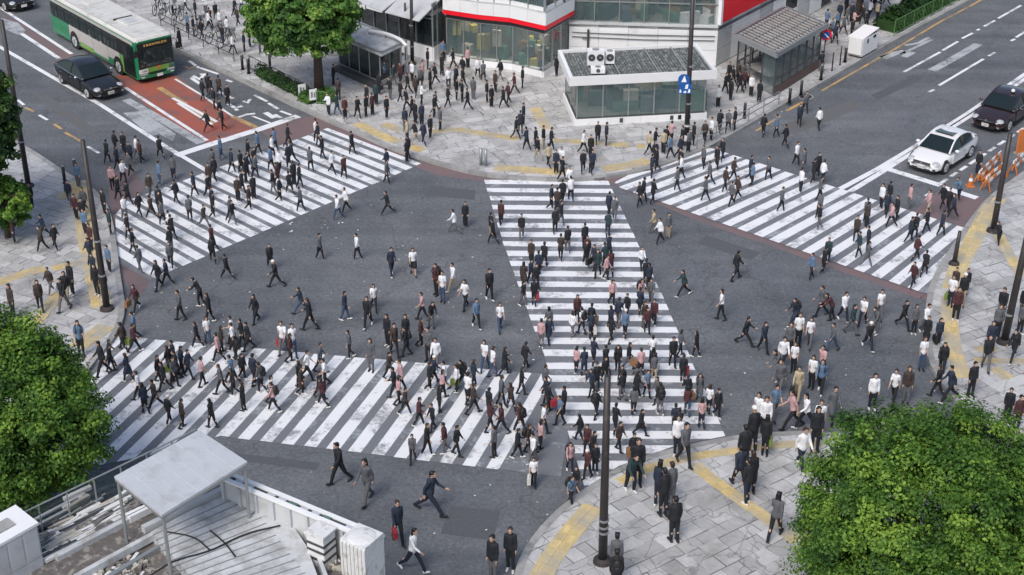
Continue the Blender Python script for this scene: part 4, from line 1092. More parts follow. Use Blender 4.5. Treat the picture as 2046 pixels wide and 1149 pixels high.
    obj('windscreen_pillar', MB().box((.05, 0, 1.43), (.02, .05, 1.0)), 'black', t)
    sg = obj('destination_sign', MB().box((.046, .0, 2.13), (.03, Wd - .5, .24)), 'black', t)
    text('sign_lettering', 'B BUILIN PHL.ECA', .17, 'amber', sg, (.066, .02, 2.13), (math.pi / 2, 0, math.pi / 2))
    for a, b_ in (((.07, -.75, .98), (.07, -.25, 1.5)), ((.07, .15, .98), (.07, .6, 1.55))): obj('wiper', MB().bar(a, b_, .02, .025), 'black', t)
    obj('front_panel', MB().box((.03, -.05, .74), (.04, Wd - .75, .25)), 'bus_lime', t)
    obj('emblem', MB().box((.056, .1, .80), (.012, .2, .16)), 'orange', t)
    lb = obj('front_label', MB().box((.04, -.8, .73), (.05, .5, .22)), 'plate', t)
    text('label_lettering', 'CZIIB', .13, 'frame_dark', lb, (.068, -.76, .73), (math.pi / 2, 0, math.pi / 2))
    obj('front_label', MB().box((.04, .86, .79), (.05, .3, .16)), 'goods_4', t)
    for s in (-1, 1):
        obj('headlight', MB().box((.03, s * .80, .55), (.05, .42, .10)), 'lamp', t)
        obj('indicator', MB().box((.03, s * .86, .40), (.045, .2, .06)), 'plate', t)
    obj('bumper', MB().box((.02, 0, .40), (.06, Wd - .35, .2)), 'bus_green', t)
    obj('grille', MB().box((.055, 0, .53), (.03, .9, .05)), 'black', t)
    pl = obj('number_plate', MB().box((.062, .12, .36), (.02, .34, .14)), 'plate', t)
    for s in (-1, 1):
        mr = obj('mirror', MB().box((.22, s * (h + .12), 1.82), (.1, .2, .34)), 'black', t)
        obj('mirror_arm', MB().tube([(.05, s * (h - .05), 2.2), (.2, s * (h + .08), 2.15), (.22, s * (h + .12), 1.95)], .022, 6), 'black', mr)
    # wheels with dark arches
    for x in (-2.25, -7.6):
        for s in (-1, 1):
            obj('wheel_arch', MB().disc((x, s * (h + .008), .47), (0, 1, 0), .55, .03, 26), 'black', t)
            wheel(t, x, s * (h - .1), .43, .26, s, 8)
    obj('rear_panel', MB().box((-L_ - .01, 0, 1.3), (.03, Wd - .3, 1.6)), 'bus_green', t)
    return t
fa, fb = G(279, 171), G(358, 158)
ra = G(100, 66)
hd = (fa - ra).normalized(); rgt = Vector((hd.y, -hd.x, 0))
fc = fa - rgt * 1.12
bus(fc, math.atan2(hd.y, hd.x))

def sedan(name, label, front_c, hd, paint, L_=4.7, Wd=1.8, H=1.45, coupe=0.0, sunroof=False, taxi=False, plate='', group=None, trim='chrome'):
    t = thing(name, label, 'car', (front_c.x, front_c.y, 0), math.atan2(hd.y, hd.x), group)
    k = L_ / 4.7; h = Wd / 2; hz = H / 1.45
    st = [(0.0, .40, .56, .50), (-.05, .26, .62, .66), (-.2, .20, .685, .79), (-.55, .19, .77, .865), (-1.15, .19, .875, .895), (-1.6, .19, .93, .90), (-2.6, .19, .945, .90), (-3.5, .2, .96, .895), (-4.1, .22, .98, .87), (-4.5, .28, .95, .80), (-4.66, .36, .88, .72), (-4.7, .45, .80, .66)]
    n = 20; vs, fs = [], []
    for x, zb, zt, hw in st:
        zc, zh = (zb + zt) / 2 * hz, (zt - zb) / 2 * hz
        for j in range(n):
            a = 2 * math.pi * (j + .5) / n; c, s_ = math.cos(a), math.sin(a)
            y = hw * h / .9 * math.copysign(abs(c) ** .42, c); z = zc + zh * math.copysign(abs(s_) ** .5, s_)
            if s_ > 0: y *= 1 - .06 * s_
            vs.append((x * k, y, z))
    for i in range(len(st) - 1):
        for j in range(n): fs.append((i * n + j, i * n + (j + 1) % n, (i + 1) * n + (j + 1) % n, (i + 1) * n + j))
    fs += [tuple(range(n)), tuple(range((len(st) - 1) * n, len(st) * n))[::-1]]
    b = obj('body', MB().add(vs, fs), paint, t, True)
    md = b.modifiers.new('soft', 'SUBSURF'); md.levels = md.render_levels = 1
    # cabin: glass and roof strips along a roof curve, painted pillars
    cs_ = [(-1.22, .90), (-1.62, 1.12), (-2.05, 1.335), (-2.5, 1.425), (-3.0, 1.42), (-3.42 - .1 * coupe, 1.33), (-3.82 - .1 * coupe, 1.14), (-4.18 - .12 * coupe, .965)]
    wB = [.80, .835, .855, .86, .855, .84, .81, .76]; wT = [.78, .70, .635, .62, .62, .63, .68, .74]
    zt = 1.43 * hz; xt0, xt1 = -2.05 * k, -3.42 * k
    E = {sd_: [Vector((x * k, sd_ * wT[i] * h / .9, z * hz)) for i, (x, z) in enumerate(cs_)] for sd_ in (-1, 1)}
    Bl = {sd_: [Vector((x * k, sd_ * wB[i] * h / .9, (.90 + .05 * i / 7) * hz)) for i, (x, z) in enumerate(cs_)] for sd_ in (-1, 1)}
    def strip_top(nm, i0, i1, m_):
        vs_, fs_ = [], []; ny = 6
        for i in range(i0, i1 + 1):
            for j in range(ny + 1):
                v_ = j / ny; p = E[-1][i].lerp(E[1][i], v_); bulge = math.sin(math.pi * v_) * .045
                vs_.append((p.x + (bulge * 1.2 if i < 3 else -bulge if i > 4 else 0), p.y, p.z + bulge * .8))
        for i in range(i1 - i0):
            for j in range(ny): a_ = i * (ny + 1) + j; fs_.append((a_, a_ + 1, a_ + ny + 2, a_ + ny + 1))
        return obj(nm, MB().add(vs_, fs_), m_, t, True)
    strip_top('windscreen', 0, 2, 'car_glass'); strip_top('rear_window', 5, 7, 'car_glass'); strip_top('roof', 2, 5, paint)
    for s in (-1, 1):
        for i0, i1 in ((0, 3), (3, 7)):
            q_ = [Bl[s][i] for i in range(i0, i1 + 1)] + [E[s][i] for i in range(i1, i0 - 1, -1)]
            obj('side_window', MB().poly(q_ if s < 0 else q_[::-1]), 'car_glass', t)
        obj('pillar', MB().tube(smooth_line(E[s], 1), .042, 8), paint, t, True)
        obj('pillar', MB().bar(Bl[s][3] + Vector((0, s * .01, 0)), E[s][3] + Vector((0, s * .01, -.02)), .07, .03), 'black', t)
        obj('pillar', MB().bar(Bl[s][6] + Vector((0, s * .008, 0)), E[s][6] + Vector((0, s * .008, 0)), .22, .03), paint, t)
        obj('window_trim', MB().tube([p + Vector((0, s * .012, .0)) for p in Bl[s]], .016, 6), trim, t)
        y = s * (h * 1.003)
        for x0, x1 in (((-1.5, -2.85),) if coupe else ((-1.5, -2.62), (-2.66, -3.66))):
            d_ = obj('door', MB().box(((x0 + x1) / 2 * k, s * (h * .985), .58 * hz), (abs(x0 - x1) * k, .035, .50 * hz)), paint, t)
            obj('door_handle', MB().box(((x1 + .2) * k, s * (h * 1.01), .74 * hz), (.16, .03, .03)), trim, d_)
        obj('sill', MB().box((-2.45 * k, s * (h * .975), .26), (2.1 * k, .04, .06)), 'black', t)
        mrr = obj('mirror', MB().ell((-1.62 * k, s * (h + .09), .97 * hz), (.07, .11, .075)), paint if paint != 'car_black' else 'chrome', t, True)
        # lamps
        hl = MB().ell((-.22 * k, s * h * .69, .625 * hz), (.17, .19, .055), 0, 12, 8, Matrix.Rotation(s * .55, 3, 'Z') @ Matrix.Rotation(.35, 3, 'Y'))
        obj('headlight', hl, 'lamp', t, True)
        obj('fog_lamp', MB().box((-.035, s * h * .66, .36), (.06, .2, .07)), 'black' if paint == 'car_white' else 'chrome', t)
        obj('tail_light', MB().ell((-4.56 * k, s * h * .66, .80 * hz), (.08, .15, .07), 0, 12, 8), 'tail', t, True)
        for x in (-.85, -3.6):
            obj('wheel_arch', MB().disc((x * k, s * (h * .90), .335), (0, 1, 0), .36, .1, 26), 'black', t)
            wheel(t, x * k, s * (h - .11), .325, .2, s)
    if sunroof: obj('sunroof', MB().box((-2.45 * k, 0, zt + .03), (.55, .9, .03), R=Matrix.Rotation(-.12, 3, 'Y')), 'car_glass', t)
    if taxi:
        rl = obj('roof_lamp', MB().ell((xt0 - .25, .28, zt + .1), (.09, .1, .1)), 'plate', t, True); obj('lamp_base', MB().box((xt0 - .25, .28, zt + .03), (.14, .14, .06)), 'black', rl)
    gr = obj('grille', MB().box((-.018, 0, .60 * hz), (.06, .86, .11)), 'black', t)
    obj('grille_bar', MB().box((.016, 0, .605 * hz), (.012, .8, .02)), trim, gr); obj('badge', MB().disc((.02, 0, .62 * hz), (1, 0, 0), .05, .02, 14), 'chrome', gr)
    obj('bumper', MB().box((-.05, 0, .40), (.1, Wd * .62, .16)), paint, t); obj('air_intake', MB().box((-.03, 0, .30), (.09, Wd * .5, .10)), 'black', t)
    np_ = obj('number_plate', MB().box((.012, 0, .40), (.02, .36, .15)), 'plate', t)
    if plate: text('plate_lettering', plate, .13, 'frame_dark', np_, (.026, 0, .40), (math.pi / 2, 0, math.pi / 2))
    obj('bonnet_line', MB().box((-1.28 * k, 0, .905 * hz), (.03, Wd * .74, .012)), 'black', t)
    return t
hdl = (G(400, 290) - G(180, 165)).normalized()
sedan('parked_sedan', 'black four-door sedan waiting beside the green bus', G(224, 199), hdl, 'car_black', 5.0, 1.9, 1.5, plate='CIPSG')
sedan('parked_sedan', 'dark car cut off at the frame edge, farthest up the left road', G(50, 24), hdl, 'car_black', 4.7, 1.8, 1.45)
sedan('parked_sedan', 'dark car just ahead of the bus tail, upper left road', G(92, -24), hdl, 'car_black', 4.7, 1.8, 1.45)
hdr = (G(1700, 364) - G(1960, 210)).normalized()
sedan('parked_sedan', 'white coupe with dark sunroof stopped at the white line', G(1838, 348), (G(1874, 352) - G(1924, 319)).normalized(), 'car_white', 4.35, 1.85, 1.42, coupe=1.0, sunroof=True, plate='CXSOS')
sedan('parked_sedan', 'glossy dark maroon taxi with white roof lamp behind the white coupe', G(1966, 264), (G(1998, 266) - G(2040, 236)).normalized(), 'car_maroon', 4.7, 1.9, 1.5, taxi=True, plate='CRE9')
# ------------------------------------------------------------------ TREES, POLES, STREET FURNITURE
def crown_mesh(name, rx, ry, rz, nclump, per, leaf, power=2.0, seed=1, flat=-0.7, rough=0.16, mname='leaf_a', hollow=0.55):
    """leaf-sized folded faces in clumps through a crown volume"""
    r = np.random.default_rng(seed)
    # clump centres: mostly near an uneven outer shell
    d = r.normal(size=(nclump, 3)); d /= np.linalg.norm(d, axis=1)[:, None]
    d = d[d[:, 2] > flat]
    e = 2.0 / power
    sup = np.sign(d) * np.abs(d) ** 1.0
    rad = (np.abs(d[:, 0]) ** power + np.abs(d[:, 1]) ** power + np.abs(d[:, 2]) ** power) ** (-1 / power)
    bumps = np.zeros(len(d))
    for k in range(9):
        q = r.normal(size=3); q /= np.linalg.norm(q); bumps += r.uniform(.3, 1) * np.exp(-((1 - d @ q) / .12))
    rad = rad * (1 - rough + rough * bumps / max(bumps.max(), 1e-6) * 1.3) * r.uniform(.86, 1.0, len(d))
    depth = np.where(r.random(len(d)) < .66, r.uniform(.86, 1.06, len(d)), r.uniform(hollow, .88, len(d)))
    c = d * (rad * depth)[:, None] * np.array([rx, ry, rz])
    cs = r.uniform(.22, .46, len(c)) * (rx / 3.2)
    n = len(c) * per
    ci = np.repeat(np.arange(len(c)), per)
    off = r.normal(size=(n, 3)); off /= np.linalg.norm(off, axis=1)[:, None]
    off *= (r.random(n) ** .45)[:, None] * cs[ci][:, None] * np.array([1.15, 1.15, .72])
    p = c[ci] + off
    # leaf frame: facing outwards and up with scatter
    nr = off / (np.linalg.norm(off, axis=1)[:, None] + 1e-6) * .8 + d[ci] * .55 + np.array([0, 0, .65]) + r.normal(size=(n, 3)) * .5
    nr /= np.linalg.norm(nr, axis=1)[:, None]
    t = np.cross(nr, r.normal(size=(n, 3))); t /= np.linalg.norm(t, axis=1)[:, None] + 1e-9
    b = np.cross(nr, t)
    s = leaf * r.uniform(.55, 1.35, n)
    v0 = p - t * s[:, None] * .55; v1 = p + b * s[:, None] * .36 + nr * s[:, None] * .1; v2 = p + t * s[:, None] * .6 - nr * s[:, None] * .14; v3 = p - b * s[:, None] * .36 + nr * s[:, None] * .1
    V = np.stack([v0, v1, v2, v3], 1).reshape(-1, 3)
    me = bpy.data.meshes.new(name)
    me.vertices.add(4 * n); me.vertices.foreach_set('co', V.ravel().astype(np.float32))
    me.loops.add(4 * n); me.loops.foreach_set('vertex_index', np.arange(4 * n, dtype=np.int32))
    me.polygons.add(n); me.polygons.foreach_set('loop_start', np.arange(0, 4 * n, 4, dtype=np.int32)); me.polygons.foreach_set('loop_total', np.full(n, 4, np.int32))
    me.update(calc_edges=True); me.validate()
    ca = me.attributes.new('clump', 'FLOAT', 'POINT'); cv = r.random(len(c)); ca.data.foreach_set('value', np.repeat(cv[ci], 4).astype(np.float32))
    me.materials.append(M[mname])
    return me
def tree(label, base, cz, off, r3, mname, seed, nclump=700, per=60, leaf=.19, power=2.0, flat=-.75, trunk_r=.2, rough=.16, name='street_tree'):
    t = thing(name, label, 'tree', (base.x, base.y, PAVE), 0, 'trees around the crossing')
    cr = obj('crown', crown_mesh('crown', *r3, nclump, per, leaf, power, seed, flat, rough, mname), None, t); cr.location = (off[0], off[1], cz); cr['kind'] = 'stuff'
    del cr['kind']
    rr = random.Random(seed)
    tk = MB().tube([(0, 0, -.1), (.02, .02, cz * .45), (off[0] * .6, off[1] * .6, cz * .85), (off[0], off[1], cz + r3[2] * .3)], [trunk_r * 1.25, trunk_r, trunk_r * .75, trunk_r * .25], 12)
    obj('trunk', tk, 'trunk', t, True)
    for i in range(9):
        a = 2 * math.pi * i / 9 + rr.random(); z0 = cz * .6 + rr.random() * .8
        o = Vector((off[0] * .5, off[1] * .5, z0)); e = Vector((off[0] + math.cos(a) * r3[0] * .72, off[1] + math.sin(a) * r3[1] * .72, cz + r3[2] * rr.uniform(-.2, .5)))
        mm = o.lerp(e, .5) + Vector((0, 0, .25)); obj('limb', MB().tube([o, mm, e], [trunk_r * .5, trunk_r * .3, trunk_r * .1], 7), 'trunk', t, True)
    return t
gb = G(638, 183, PAVE)
zc = zat(620, 38, gb.y)
tree('round leafy tree with bare lower trunk in the fenced plaza planter', gb, zc - PAVE + .35, ((620 - 638) / 37.5, 0), (3.3, 3.1, 2.75), 'leaf_a', 21, 620, 80, .19, 2.3, -.8, .22, .2)
g2 = G(-62, 500, PAVE)
tree('dark green tree leaning in at the left edge above the pole', G(-44, 470, PAVE), 5.4, (-.2, 0), (2.9, 2.6, 3.2), 'leaf_c', 5, 560, 70, .17, 2.4, -.9, .2, .2)
tree('small yellow-green tree low on the left pavement edge', G(16, 474, PAVE), 1.8, (-.1, 0), (1.85, 1.5, 1.6), 'leaf_b', 9, 260, 60, .15, 2.0, -.9, .12, .35)
g3 = G(45, 1010, PAVE)
tree('large bright green tree behind the low roof and glass railing', G(30, 1005, PAVE), 3.5, (0, 0), (3.75, 3.1, 4.1), 'leaf_b', 33, 900, 130, .105, 2.05, -.9, .24, .24)
g4 = G(1822, 1250, PAVE)
tree('biggest clipped boxy green tree on the near right corner', g4, 3.45, (0, 0), (3.7, 3.4, 3.65), 'leaf_b', 44, 1050, 150, .095, 2.25, -.8, .26, .05)
tree('tree whose lowest leaves show before the far storefronts', G(1712, 42, PAVE), 3.6, (0, 0), (2.2, 2.0, 2.0), 'leaf_a', 15, 260, 50, .22, 2.0, -.9, .15, .2)

def hedge(label, path_px, w, h, leaf, seed, dens=420, mname='leaf_c'):
    P = [G(x, y, PAVE) for x, y in path_px]; r = np.random.default_rng(seed)
    t = thing('hedge', label, 'hedge', (P[0].x, P[0].y, PAVE))
    L_ = sum((b - a).length for a, b in zip(P, P[1:])); n = int(dens * L_); V = []
    segs = list(zip(P, P[1:])); ls = np.array([(b - a).length for a, b in segs]); cum = np.cumsum(ls)
    us = r.random(n) * cum[-1]
    for u in us:
        i = int(np.searchsorted(cum, u)); a, b = segs[i]; f = (u - (cum[i] - ls[i])) / ls[i]
        d = (b - a).normalized(); nn = Vector((-d.y, d.x, 0))
        th = r.random() * math.pi; rad = r.uniform(.75, 1.05)
        hh = h * (1 + .2 * math.sin(u * 3 + seed) + .12 * math.sin(u * 7.7))
        p = a.lerp(b, f) + nn * (math.cos(th) * w / 2 * rad) + Vector((0, 0, abs(math.sin(th)) ** .6 * hh * rad)) - P[0]
        nr = (nn * math.cos(th) + Vector((0, 0, math.sin(th) + .4)) + Vector(r.normal(size=3)) * .5).normalized()
        tt = nr.cross(Vector(r.normal(size=3))).normalized(); bb = nr.cross(tt); s = leaf * r.uniform(.6, 1.3)
        V.append((p - tt * s * .55, p + bb * s * .36, p + tt * s * .6, p - bb * s * .36))
    mb = MB()
    for q in V: mb.poly(q)
    obj('foliage', mb, mname, t)
    core = MB()
    for a, b in segs: core.bar(a - P[0] + Vector((0, 0, h * .33)), b - P[0] + Vector((0, 0, h * .33)), w * .7, h * .66)
    obj('stems', core, 'leaf_c', t)
    return t
hedge('low hedge strip behind the long kerb fence left of the plaza', [(520, 148), (560, 169), (600, 189), (626, 202)], .8, .55, .13, 2)
hedge('round planter shrub at the foot of the plaza tree', [(612, 196), (634, 204), (660, 195)], 1.2, .5, .13, 3, 900, 'leaf_a')
hedge('green hedge behind the rail along the far right road', [(1768, 62), (1800, 44), (1850, 16), (1880, 0), (1930, -28)], 1.6, 1.0, .18, 4, 700)

# ---- dark poles
def pole(label, base_px, top_px, r0, r1, extra=None, cat='pole'):
    b = G(*base_px, PAVE); z = zat(top_px[0], top_px[1], b.y); x = ray(*top_px); xt = x.x * (b.y / x.y)
    t = thing('street_pole', label, cat, (b.x, b.y, PAVE), 0, 'dark street poles')
    obj('shaft', MB().tube([(0, 0, -.1), (xt * .5 - b.x * .5, 0, (z - PAVE) * .5), (xt - b.x, 0, z - PAVE)], [r0, (r0 + r1) / 2, r1], 14), 'pole', t, True)
    obj('base_collar', MB().tube([(0, 0, 0), (0, 0, .1), (0, 0, .16)], [r0 * 2.1, r0 * 1.9, r0 * 1.1], 14), 'pole', t)
    if extra:
        for zz in extra: obj('band', MB().tube([(0, 0, zz), (0, 0, zz + .07)], r0 + .012, 14), 'frame', t)
    return t
pole('dark pole at the far left beside the dark tree', (57, 372), (3, 40), .13, .09, [2.2])
pole('dark pole standing on yellow tiles on the left pavement, tapering top', (214, 618), (165, 280), .14, .085, [1.5, 3.0])
pole('tall near pole at the bottom centre beside the grey-suited person', (1204, 1122), (1214, 752), .145, .095, [1.1, 1.3, 1.55])
sp = pole('tall pole with blue signs in front of the glass kiosk', (1371, 288), (1386, -40), .13, .10, [1.0, 2.1, 4.0])
for z, m_ in ((.0, 'sign_white'), (.75, 'sign_white')): obj('band', MB().tube([(0, 0, z + .2), (0, 0, z + .5 if z == 0 else z + .3)], .142, 14), m_, sp)
pole('dark pole on the right pavement behind the orange barriers', (1984, 462), (2019, 266), .14, .10, [1.4])
pole('dark leaning pole at the right edge beside the yellow tiles', (2006, 684), (2062, 430), .15, .11, [1.2])
pole('short dark post at the kerb beside the right crosswalk', (1906, 528), (1918, 462), .11, .07)
pole('tall dark pole beside the store awning', (824, 128), (821, -40), .11, .08, [1.0, 2.2])
pole('second thinner pole in front of the store awning', (811, 118), (809, 6), .07, .06)

# blue sign plates on the kiosk pole
def shape(mb, pts, x0, z0, sx, sz, y): return mb.poly([(x0 + u * sx, y, z0 + v * sz) for u, v in pts])
b = sp.location
bs = thing('blue_sign', 'blue arched sign with white arrow and pedestrian on the kiosk pole', 'sign', (b.x - .3, b.y - .16, PAVE))
z1 = zat(1366, 188, b.y - .2) - PAVE; z2 = zat(1366, 149, b.y - .2) - PAVE
hgt = z2 - z1; mid = z1 + hgt * .52
arch = [(-.28, mid)] + [(-.28 * math.cos(a), mid + hgt * .22 + .26 * math.sin(a)) for a in [math.pi * i / 10 for i in range(11)]] + [(.28, mid)]
pl = MB(); pl.add([(x, 0, z) for x, z in arch] + [(x, .03, z) for x, z in arch], [tuple(range(len(arch))), tuple(range(len(arch), 2 * len(arch)))[::-1]] + [(i, (i + 1) % len(arch), len(arch) + (i + 1) % len(arch), len(arch) + i) for i in range(len(arch))])
p1 = obj('upper_plate', pl, 'blue', bs)
obj('arrow', MB().poly([(-.13, -.006, mid + .08), (.13, -.006, mid + .08), (.02, -.006, mid + .42)]), 'sign_white', p1)
p2 = obj('lower_plate', MB().box((.08, .0, z1 + (mid - z1) / 2), (.62, .03, mid - z1 - .02)), 'blue', bs)
zz = z1; hh = mid - z1
fig = MB(); fig.poly([(.06, -.02, zz + hh * .5), (.2, -.02, zz + hh * .5), (.22, -.02, zz + hh * .95), (.1, -.02, zz + hh * .9)]); fig.poly([(.2, -.021, zz + .06), (.32, -.021, zz + .06), (.32, -.021, zz + hh * .45), (.26, -.021, zz + hh * .5)])
fig.poly([(.0, -.022, zz + .05), (.14, -.022, zz + .05), (.13, -.022, zz + .16), (.02, -.022, zz + .14)]); fig.poly([(-.2, -.02, zz + .06), (-.1, -.02, zz + .06), (-.1, -.02, zz + hh * .3), (-.17, -.02, zz + hh * .5)])
obj('pictogram', fig, 'sign_white', p2)
obj('bracket', MB().bar((.3, .1, zz + hh * .5), (0, .02, zz + hh * .5), .04, .04), 'frame', bs)
rs = thing('round_sign', 'small red and blue round sign on a post beside subway entrance', 'sign', tuple(G(1644, 130, PAVE)))
obj('post', MB().tube([(0, 0, 0), (0, 0, 2.1)], .03, 8), 'frame_dark', rs)
d_ = obj('plate', MB().disc((0, -.05, 1.75), (0, 1, .15), .32, .02, 22), 'red', rs); obj('plate_centre', MB().disc((0, -.066, 1.75), (0, 1, .15), .22, .02, 22), 'blue', d_); obj('slash', MB().bar((-.16, -.085, 1.91), (.16, -.085, 1.59), .05, .01, up=(0, 1, 0)), 'sign_white', d_)

# ---- fences
def rail_fence(label, px, h, step, rails, m_, infill=0, pr=.025, name='kerb_fence', group=None):
    P = [G(x, y, PAVE) for x, y in px]; t = thing(name, label, 'fence', (P[0].x, P[0].y, PAVE), 0, group)
    Q = resample(P, step)
    for q in Q: obj('post', MB().tube([(q.x, q.y, PAVE - .05), (q.x, q.y, PAVE + h)], pr, 8), m_, t, world=True)
    for a, b in zip(Q, Q[1:]):
        for z in rails: obj('rail', MB().bar((a.x, a.y, PAVE + z), (b.x, b.y, PAVE + z), .035, .035), m_, t, world=True)
        if infill:
            mb = MB()
            for k in range(1, infill): p = a.lerp(b, k / infill); mb.bar((p.x, p.y, PAVE + rails[0]), (p.x, p.y, PAVE + rails[-1]), .014, .014)
            tag(obj('bars', mb, m_, t, world=True), kind='stuff')
    return t
M['fence_green'] = mat('green_fence', (0.10, 0.22, 0.07), 0.5, 0.15, 5)
rail_fence('dark barred fence along the kerb and hedge left of the plaza', [(500, 140), (560, 171), (606, 194), (632, 207)], .85, 1.15, (.15, .83), 'frame_dark', 7)
rail_fence('bright green fence round the corner of the plaza planter', [(633, 208), (650, 213), (668, 205), (668, 192)], .75, .8, (.12, .72), 'fence_green', 6)
rail_fence('low dark rail fence with bollards behind the bus', [(322, 52), (370, 76), (420, 100), (470, 124)], .8, 1.6, (.4, .78), 'frame_dark')
rail_fence('pale guard rail along the kerb right of the blue-sign pole', [(1392, 297), (1440, 275), (1500, 241), (1534, 221), (1560, 207)], .75, 1.5, (.4, .73), 'frame')
rail_fence('thin green rail in front of the far right hedge', [(1786, 72), (1830, 48), (1880, 22), (1920, 0), (1960, -22)], .95, 1.2, (.15, .93), 'fence_green', 6)
for x, y, l in ((606, 198, 'white notice hung on dark fence left of the planter corner'), (628, 208, 'white notice at the planter corner where dark and green fences meet')):
    g = G(x, y, PAVE); s_ = thing('notice_board', l, 'notice', (g.x - .02, g.y - .06, PAVE), .5, 'white notices on the planter fence')
    obj('board', MB().box((0, 0, .55), (.42, .02, .6)), 'sign_white', s_); obj('lettering', MB().add([(-.13, -.012, .4), (-.02, -.012, .4), (-.02, -.012, .7), (-.13, -.012, .7), (.03, -.012, .38), (.12, -.012, .38), (.12, -.012, .66), (.03, -.012, .66)], [(0, 1, 2, 3), (4, 5, 6, 7)]), 'frame', s_)
def bollard(px, label, h=.85, r=.07, m_='black', cat='bollard', name='bollard', cap='frame'):
    g = G(*px, PAVE); t = thing(name, label, cat, tuple(g), 0, 'bollards along the kerbs')
    obj('shaft', MB().tube([(0, 0, 0), (0, 0, h)], r, 10), m_, t, True); obj('cap', MB().ell((0, 0, h), (r * 1.05, r * 1.05, r * .6), 0, 10, 6), cap, t, True); obj('foot_plate', MB().tube([(0, 0, 0), (0, 0, .04)], r * 1.5, 12), m_, t)
for px, l in (((485, 139), 'black bollard at the upper end of dark kerb fence'), ((497, 147), 'black bollard just inside the first fence post'), ((540, 138), 'lone black bollard on the pavement behind the hedge strip'),
              ((961, 330), 'grey bollard at plaza kerb, left of a close pair'), ((971, 332), 'grey bollard at plaza kerb, right of a close pair'), ((1178, 345), 'slim dark post at plaza kerb above the middle crosswalk'),
              ((1487, 236), 'stout black bollard on the guard rail side of kiosk'), ((1577, 206), 'black bollard by the plinth of the subway entrance'), ((1600, 190), 'black bollard nearer the middle of entrance plinth'),
              ((1640, 160), 'thick black bollard at the entrance corner'), ((1662, 142), 'thin post between subway entrance and white cart'), ((1678, 130), 'thin post with pale head beside the white cart'), ((1688, 124), 'dark post right beside the white cart'),
              ((130, 366), 'dark bollard on the yellow-edged kerb, left road'), ((152, 352), 'tall dark bollard with pale tip on left kerb')):
    bollard(px, l, .85 if 'thin' not in l else 1.1, .075 if 'thin' not in l and 'slim' not in l else .035, 'black' if 'grey' not in l else 'frame')
# white cart
g = G(1722, 106, PAVE); d = (G(1760, 86, PAVE) - G(1705, 118, PAVE)); 
ct = thing('market_cart', 'white panelled cart with raised lid at the right kerb', 'cart', tuple(g), math.atan2(d.y, d.x))
obj('box', MB().box((0, 0, .62), (1.9, .85, 1.0)), 'frame', ct)
for i in range(5): obj('side_panel', MB().box((-.76 + .38 * i, -.435, .62), (.365, .03, .96)), 'sign_white', ct)
for s in (-1, 1): obj('end_panel', MB().box((s * .96, 0, .66), (.03, .8, .9)), 'white', ct)
obj('lid', MB().box((.0, .03, 1.215), (1.96, .92, .05), R=Matrix.Rotation(-.09, 3, 'Y')), 'sign_white', ct)
obj('opening', MB().box((.45, -.455, .98), (.3, .02, .16)), 'black', ct); obj('opening', MB().box((-.35, -.455, .9), (.16, .02, .24)), 'black', ct)
for x in (-.7, .7):
    for y in (-.35, .35): obj('wheel', MB().disc((x, y, .1), (0, 1, 0), .1, .06, 14), 'rubber', ct)
obj('handle', MB().tube([(.98, -.3, 1.0), (1.25, -.3, 1.05), (1.25, .3, 1.05), (.98, .3, 1.0)], .02, 6), 'frame', ct)

# ---- orange works barriers between right road and pavement
def barrier(px, px2, label, h=.75):
    a, b = G(*px), G(*px2); t = thing('works_barrier', label, 'barrier', (a.x, a.y, 0), math.atan2(b.y - a.y, b.x - a.x), 'works barriers by the right pavement'); L_ = (b - a).length
    for z, k in ((h, 0), (h * .55, 1)):
        n = max(3, int(L_ / .4))
        for i in range(n): obj('board', MB().box((L_ * (i + .5) / n, 0, z - .06), (L_ / n - .01, .04, .14)), 'orange' if (i + k) % 2 else 'sign_white', t)
    for x in (.15, L_ - .15):
        obj('leg', MB().bar((x, -.25, 0), (x, 0, h), .05, .05), 'orange', t); obj('leg', MB().bar((x, .25, 0), (x, 0, h), .05, .05), 'orange', t)
barrier((1952, 372), (1996, 330), 'orange and white works barrier nearest the red surfacing, left of the pole')
barrier((1966, 384), (2004, 350), 'orange and white works barrier beside right kerb, behind the pole')
barrier((2020, 352), (2060, 318), 'orange and white works barrier at the right frame edge, by the kerb')
def pipes(px, px2, n, label):
    a, b = G(*px), G(*px2); t = thing('pipe_stack', label, 'pipes', (a.x, a.y, 0), math.atan2(b.y - a.y, b.x - a.x)); L_ = (b - a).length
    for i in range(n): obj('pipe', MB().tube([(random.uniform(0, .2), i * .14 - .2, .08 + (i % 2) * .1), (L_ - random.uniform(0, .3), i * .16 - .25, .1 + (i % 2) * .1)], .06, 8), 'orange' if i % 3 else 'paint_y', t)
pipes((1958, 366), (1990, 342), 4, 'bundle of orange pipes lying between the two nearer works barriers')
def cone(px, label):
    g = G(*px); t = thing('traffic_cone', label, 'traffic cone', (g.x, g.y, 0), 0, 'traffic cones by the works'); obj('base', MB().box((0, 0, .02), (.36, .36, .04)), 'orange', t)
    obj('cone', MB().tube([(0, 0, .04), (0, 0, .62)], [.14, .03], 12), 'orange', t); obj('band', MB().tube([(0, 0, .28), (0, 0, .42)], [.1, .072], 12), 'sign_white', t)
cone((1938, 372), 'orange cone at left end of the nearest works barrier')
sb = thing('site_hoarding', 'salmon coloured upright panel beyond works barriers at the right edge', 'hoarding', tuple(G(2044, 306)), .55)
obj('panel', MB().box((0, 0, .7), (1.0, .08, 1.2)), 'orange', sb); obj('foot', MB().box((0, 0, .05), (.9, .4, .1)), 'concrete', sb)

